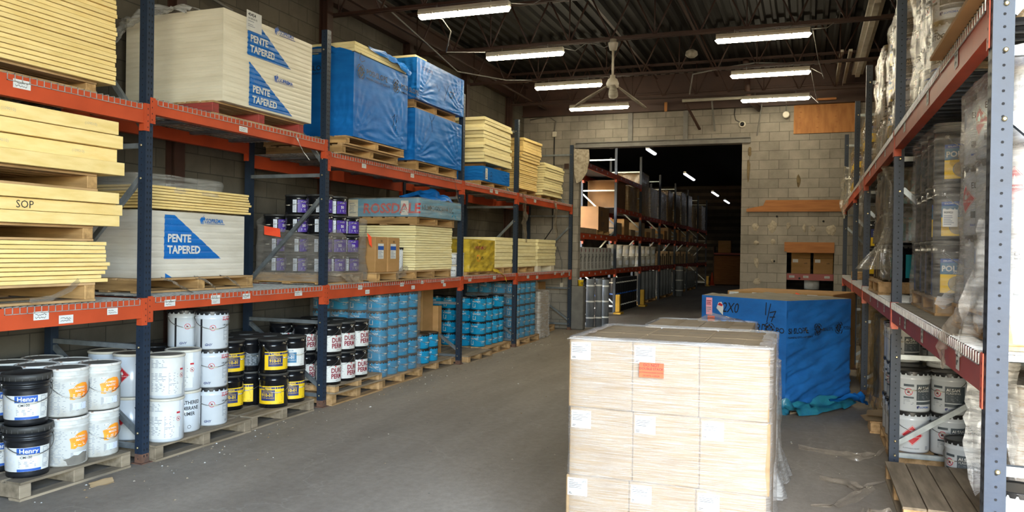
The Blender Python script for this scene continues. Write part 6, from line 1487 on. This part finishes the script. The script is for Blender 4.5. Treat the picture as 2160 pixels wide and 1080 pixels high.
for i in range(8): mb.box(.08, .92, -.03, .0, .1 + .11 * i, .16 + .11 * i, 'hole')
mb.build('louvre', t)
# boxes and rolls behind the hatch
t = thing('load_beam', 'dusty red shelf beam seen through the small hatch', 'rack beam', (-.7, 18.45, 0)); MB().box(0, 1.6, 0, .05, 1.24, 1.38, 'red').build('beam', t)
for i, a in enumerate((.33, .62, 1.05)): sticker(PY(-.001), a, 1.29, .11, .05, t, random.Random(i))
tagd(bx('shelf_deck', -.7, .9, 18.5, 19.5, 1.372, 1.38, 'steelgrey'), 'shelf deck behind the small hatch', 'shelf')
for c in range(2):
    for k in range(2):
        carton(-.33 + .455 * c, .065 + .46 * c, 18.47, 19.0, 1.382 + .34 * k, 1.718 + .34 * k, f'brown carton behind the small hatch, {("left", "right")[c]} {("lower", "upper")[k]} one', 'kraft', (lambda t, F, N, X, Y, Z: MB().patch(N, .03, .14, Z - .09, Z - .02, 'white').text(N, '1470', .035, .26, Z - .12, 'ink', bold=.02).build('carton_label', t)) if k == 0 else None, group='cartons behind the hatch')
for i in range(6): roll(-.25 + .135 * i, 18.6, .064, 1.02, f'grey roll behind the small hatch, {ordn(i)} from the left', 'rollg', 0, True)
tagd(MB().lathe([(.16, 0), (.16, .2)], 'wpaild', 18).build('silver_bundle', None, (.1, 18.95, 1.03)), 'silvery wrapped bundle behind the small hatch above the rolls', 'bundle')

# ================================================================ daylight, camera
w = bpy.data.worlds.new('sky'); SC.world = w; w.use_nodes = True
t = w.node_tree; t.nodes.clear()
sky = t.nodes.new('ShaderNodeTexSky'); sky.sky_type = 'NISHITA'; sky.sun_disc = False; sky.sun_elevation = math.radians(48); sky.sun_rotation = math.radians(200); sky.air_density = 1.2; sky.dust_density = 2.0
bg = t.nodes.new('ShaderNodeBackground'); bg.inputs[1].default_value = SKY_S
out = t.nodes.new('ShaderNodeOutputWorld'); wb = t.nodes.new('ShaderNodeMix'); wb.data_type = 'RGBA'; wb.blend_type = 'MULTIPLY'; wb.inputs[0].default_value = 1; wb.inputs[7].default_value = (1.04, 1, .94, 1)
t.links.new(sky.outputs[0], wb.inputs[6]); t.links.new(wb.outputs[2], bg.inputs[0]); t.links.new(bg.outputs[0], out.inputs[0])
a = bpy.data.lights.new('sun', 'SUN'); a.energy = SUN_S; a.angle = .01; a.color = (1, .93, .82)
o = bpy.data.objects.new('sun', a); COL.objects.link(o); o.rotation_euler = (math.radians(4), math.radians(27), 0)
# light portal filling the unseen side opening so that sky light is sampled through it
a = bpy.data.lights.new('side_portal', 'AREA'); a.shape = 'RECTANGLE'; a.size = 3.7; a.size_y = 5.2; a.energy = 1; a.cycles.is_portal = True
o = bpy.data.objects.new('side_portal', a); COL.objects.link(o); o.location = (2.15, -.15, 2.6); o.rotation_euler = (PI / 2, 0, PI / 2)
a = bpy.data.lights.new('front_portal', 'AREA'); a.shape = 'RECTANGLE'; a.size = 2.65; a.size_y = 5.2; a.energy = 1; a.cycles.is_portal = True
o = bpy.data.objects.new('front_portal', a); COL.objects.link(o); o.location = (.725, -2.1, 2.6); o.rotation_euler = (PI / 2, 0, 0)

cam = bpy.data.cameras.new('camera'); cam.sensor_width = 36; cam.sensor_fit = 'HORIZONTAL'; cam.lens = 36 * 1669 / 2160; cam.clip_start = .05; cam.clip_end = 200
co = bpy.data.objects.new('camera', cam); COL.objects.link(co); SC.camera = co
yaw, pitch, roll_ = .3573, -.0066, .0154
cy, sy = math.cos(yaw), math.sin(yaw)
fwd = Vector((-sy * math.cos(pitch), cy * math.cos(pitch), math.sin(pitch))); rt = Vector((cy, sy, 0)); upv = rt.cross(fwd)
r2 = rt * math.cos(roll_) + upv * math.sin(roll_); u2 = -rt * math.sin(roll_) + upv * math.cos(roll_)
from mathutils import Matrix
co.matrix_world = Matrix(((r2.x, u2.x, -fwd.x, 0), (r2.y, u2.y, -fwd.y, 0), (r2.z, u2.z, -fwd.z, 1.786), (0, 0, 0, 1)))
SC.view_settings.view_transform = 'Standard'; SC.view_settings.look = 'None'; SC.view_settings.gamma = 1; SC.view_settings.exposure = EXPO
SC.view_settings.use_curve_mapping = False
cy_ = SC.cycles
cy_.use_denoising = True; cy_.use_adaptive_sampling = True; cy_.adaptive_threshold = .02; cy_.max_bounces = 6; cy_.diffuse_bounces = 4; cy_.glossy_bounces = 3; cy_.transmission_bounces = 3; cy_.transparent_max_bounces = 12
cy_.sample_clamp_indirect = 6; cy_.caustics_reflective = False; cy_.caustics_refractive = False
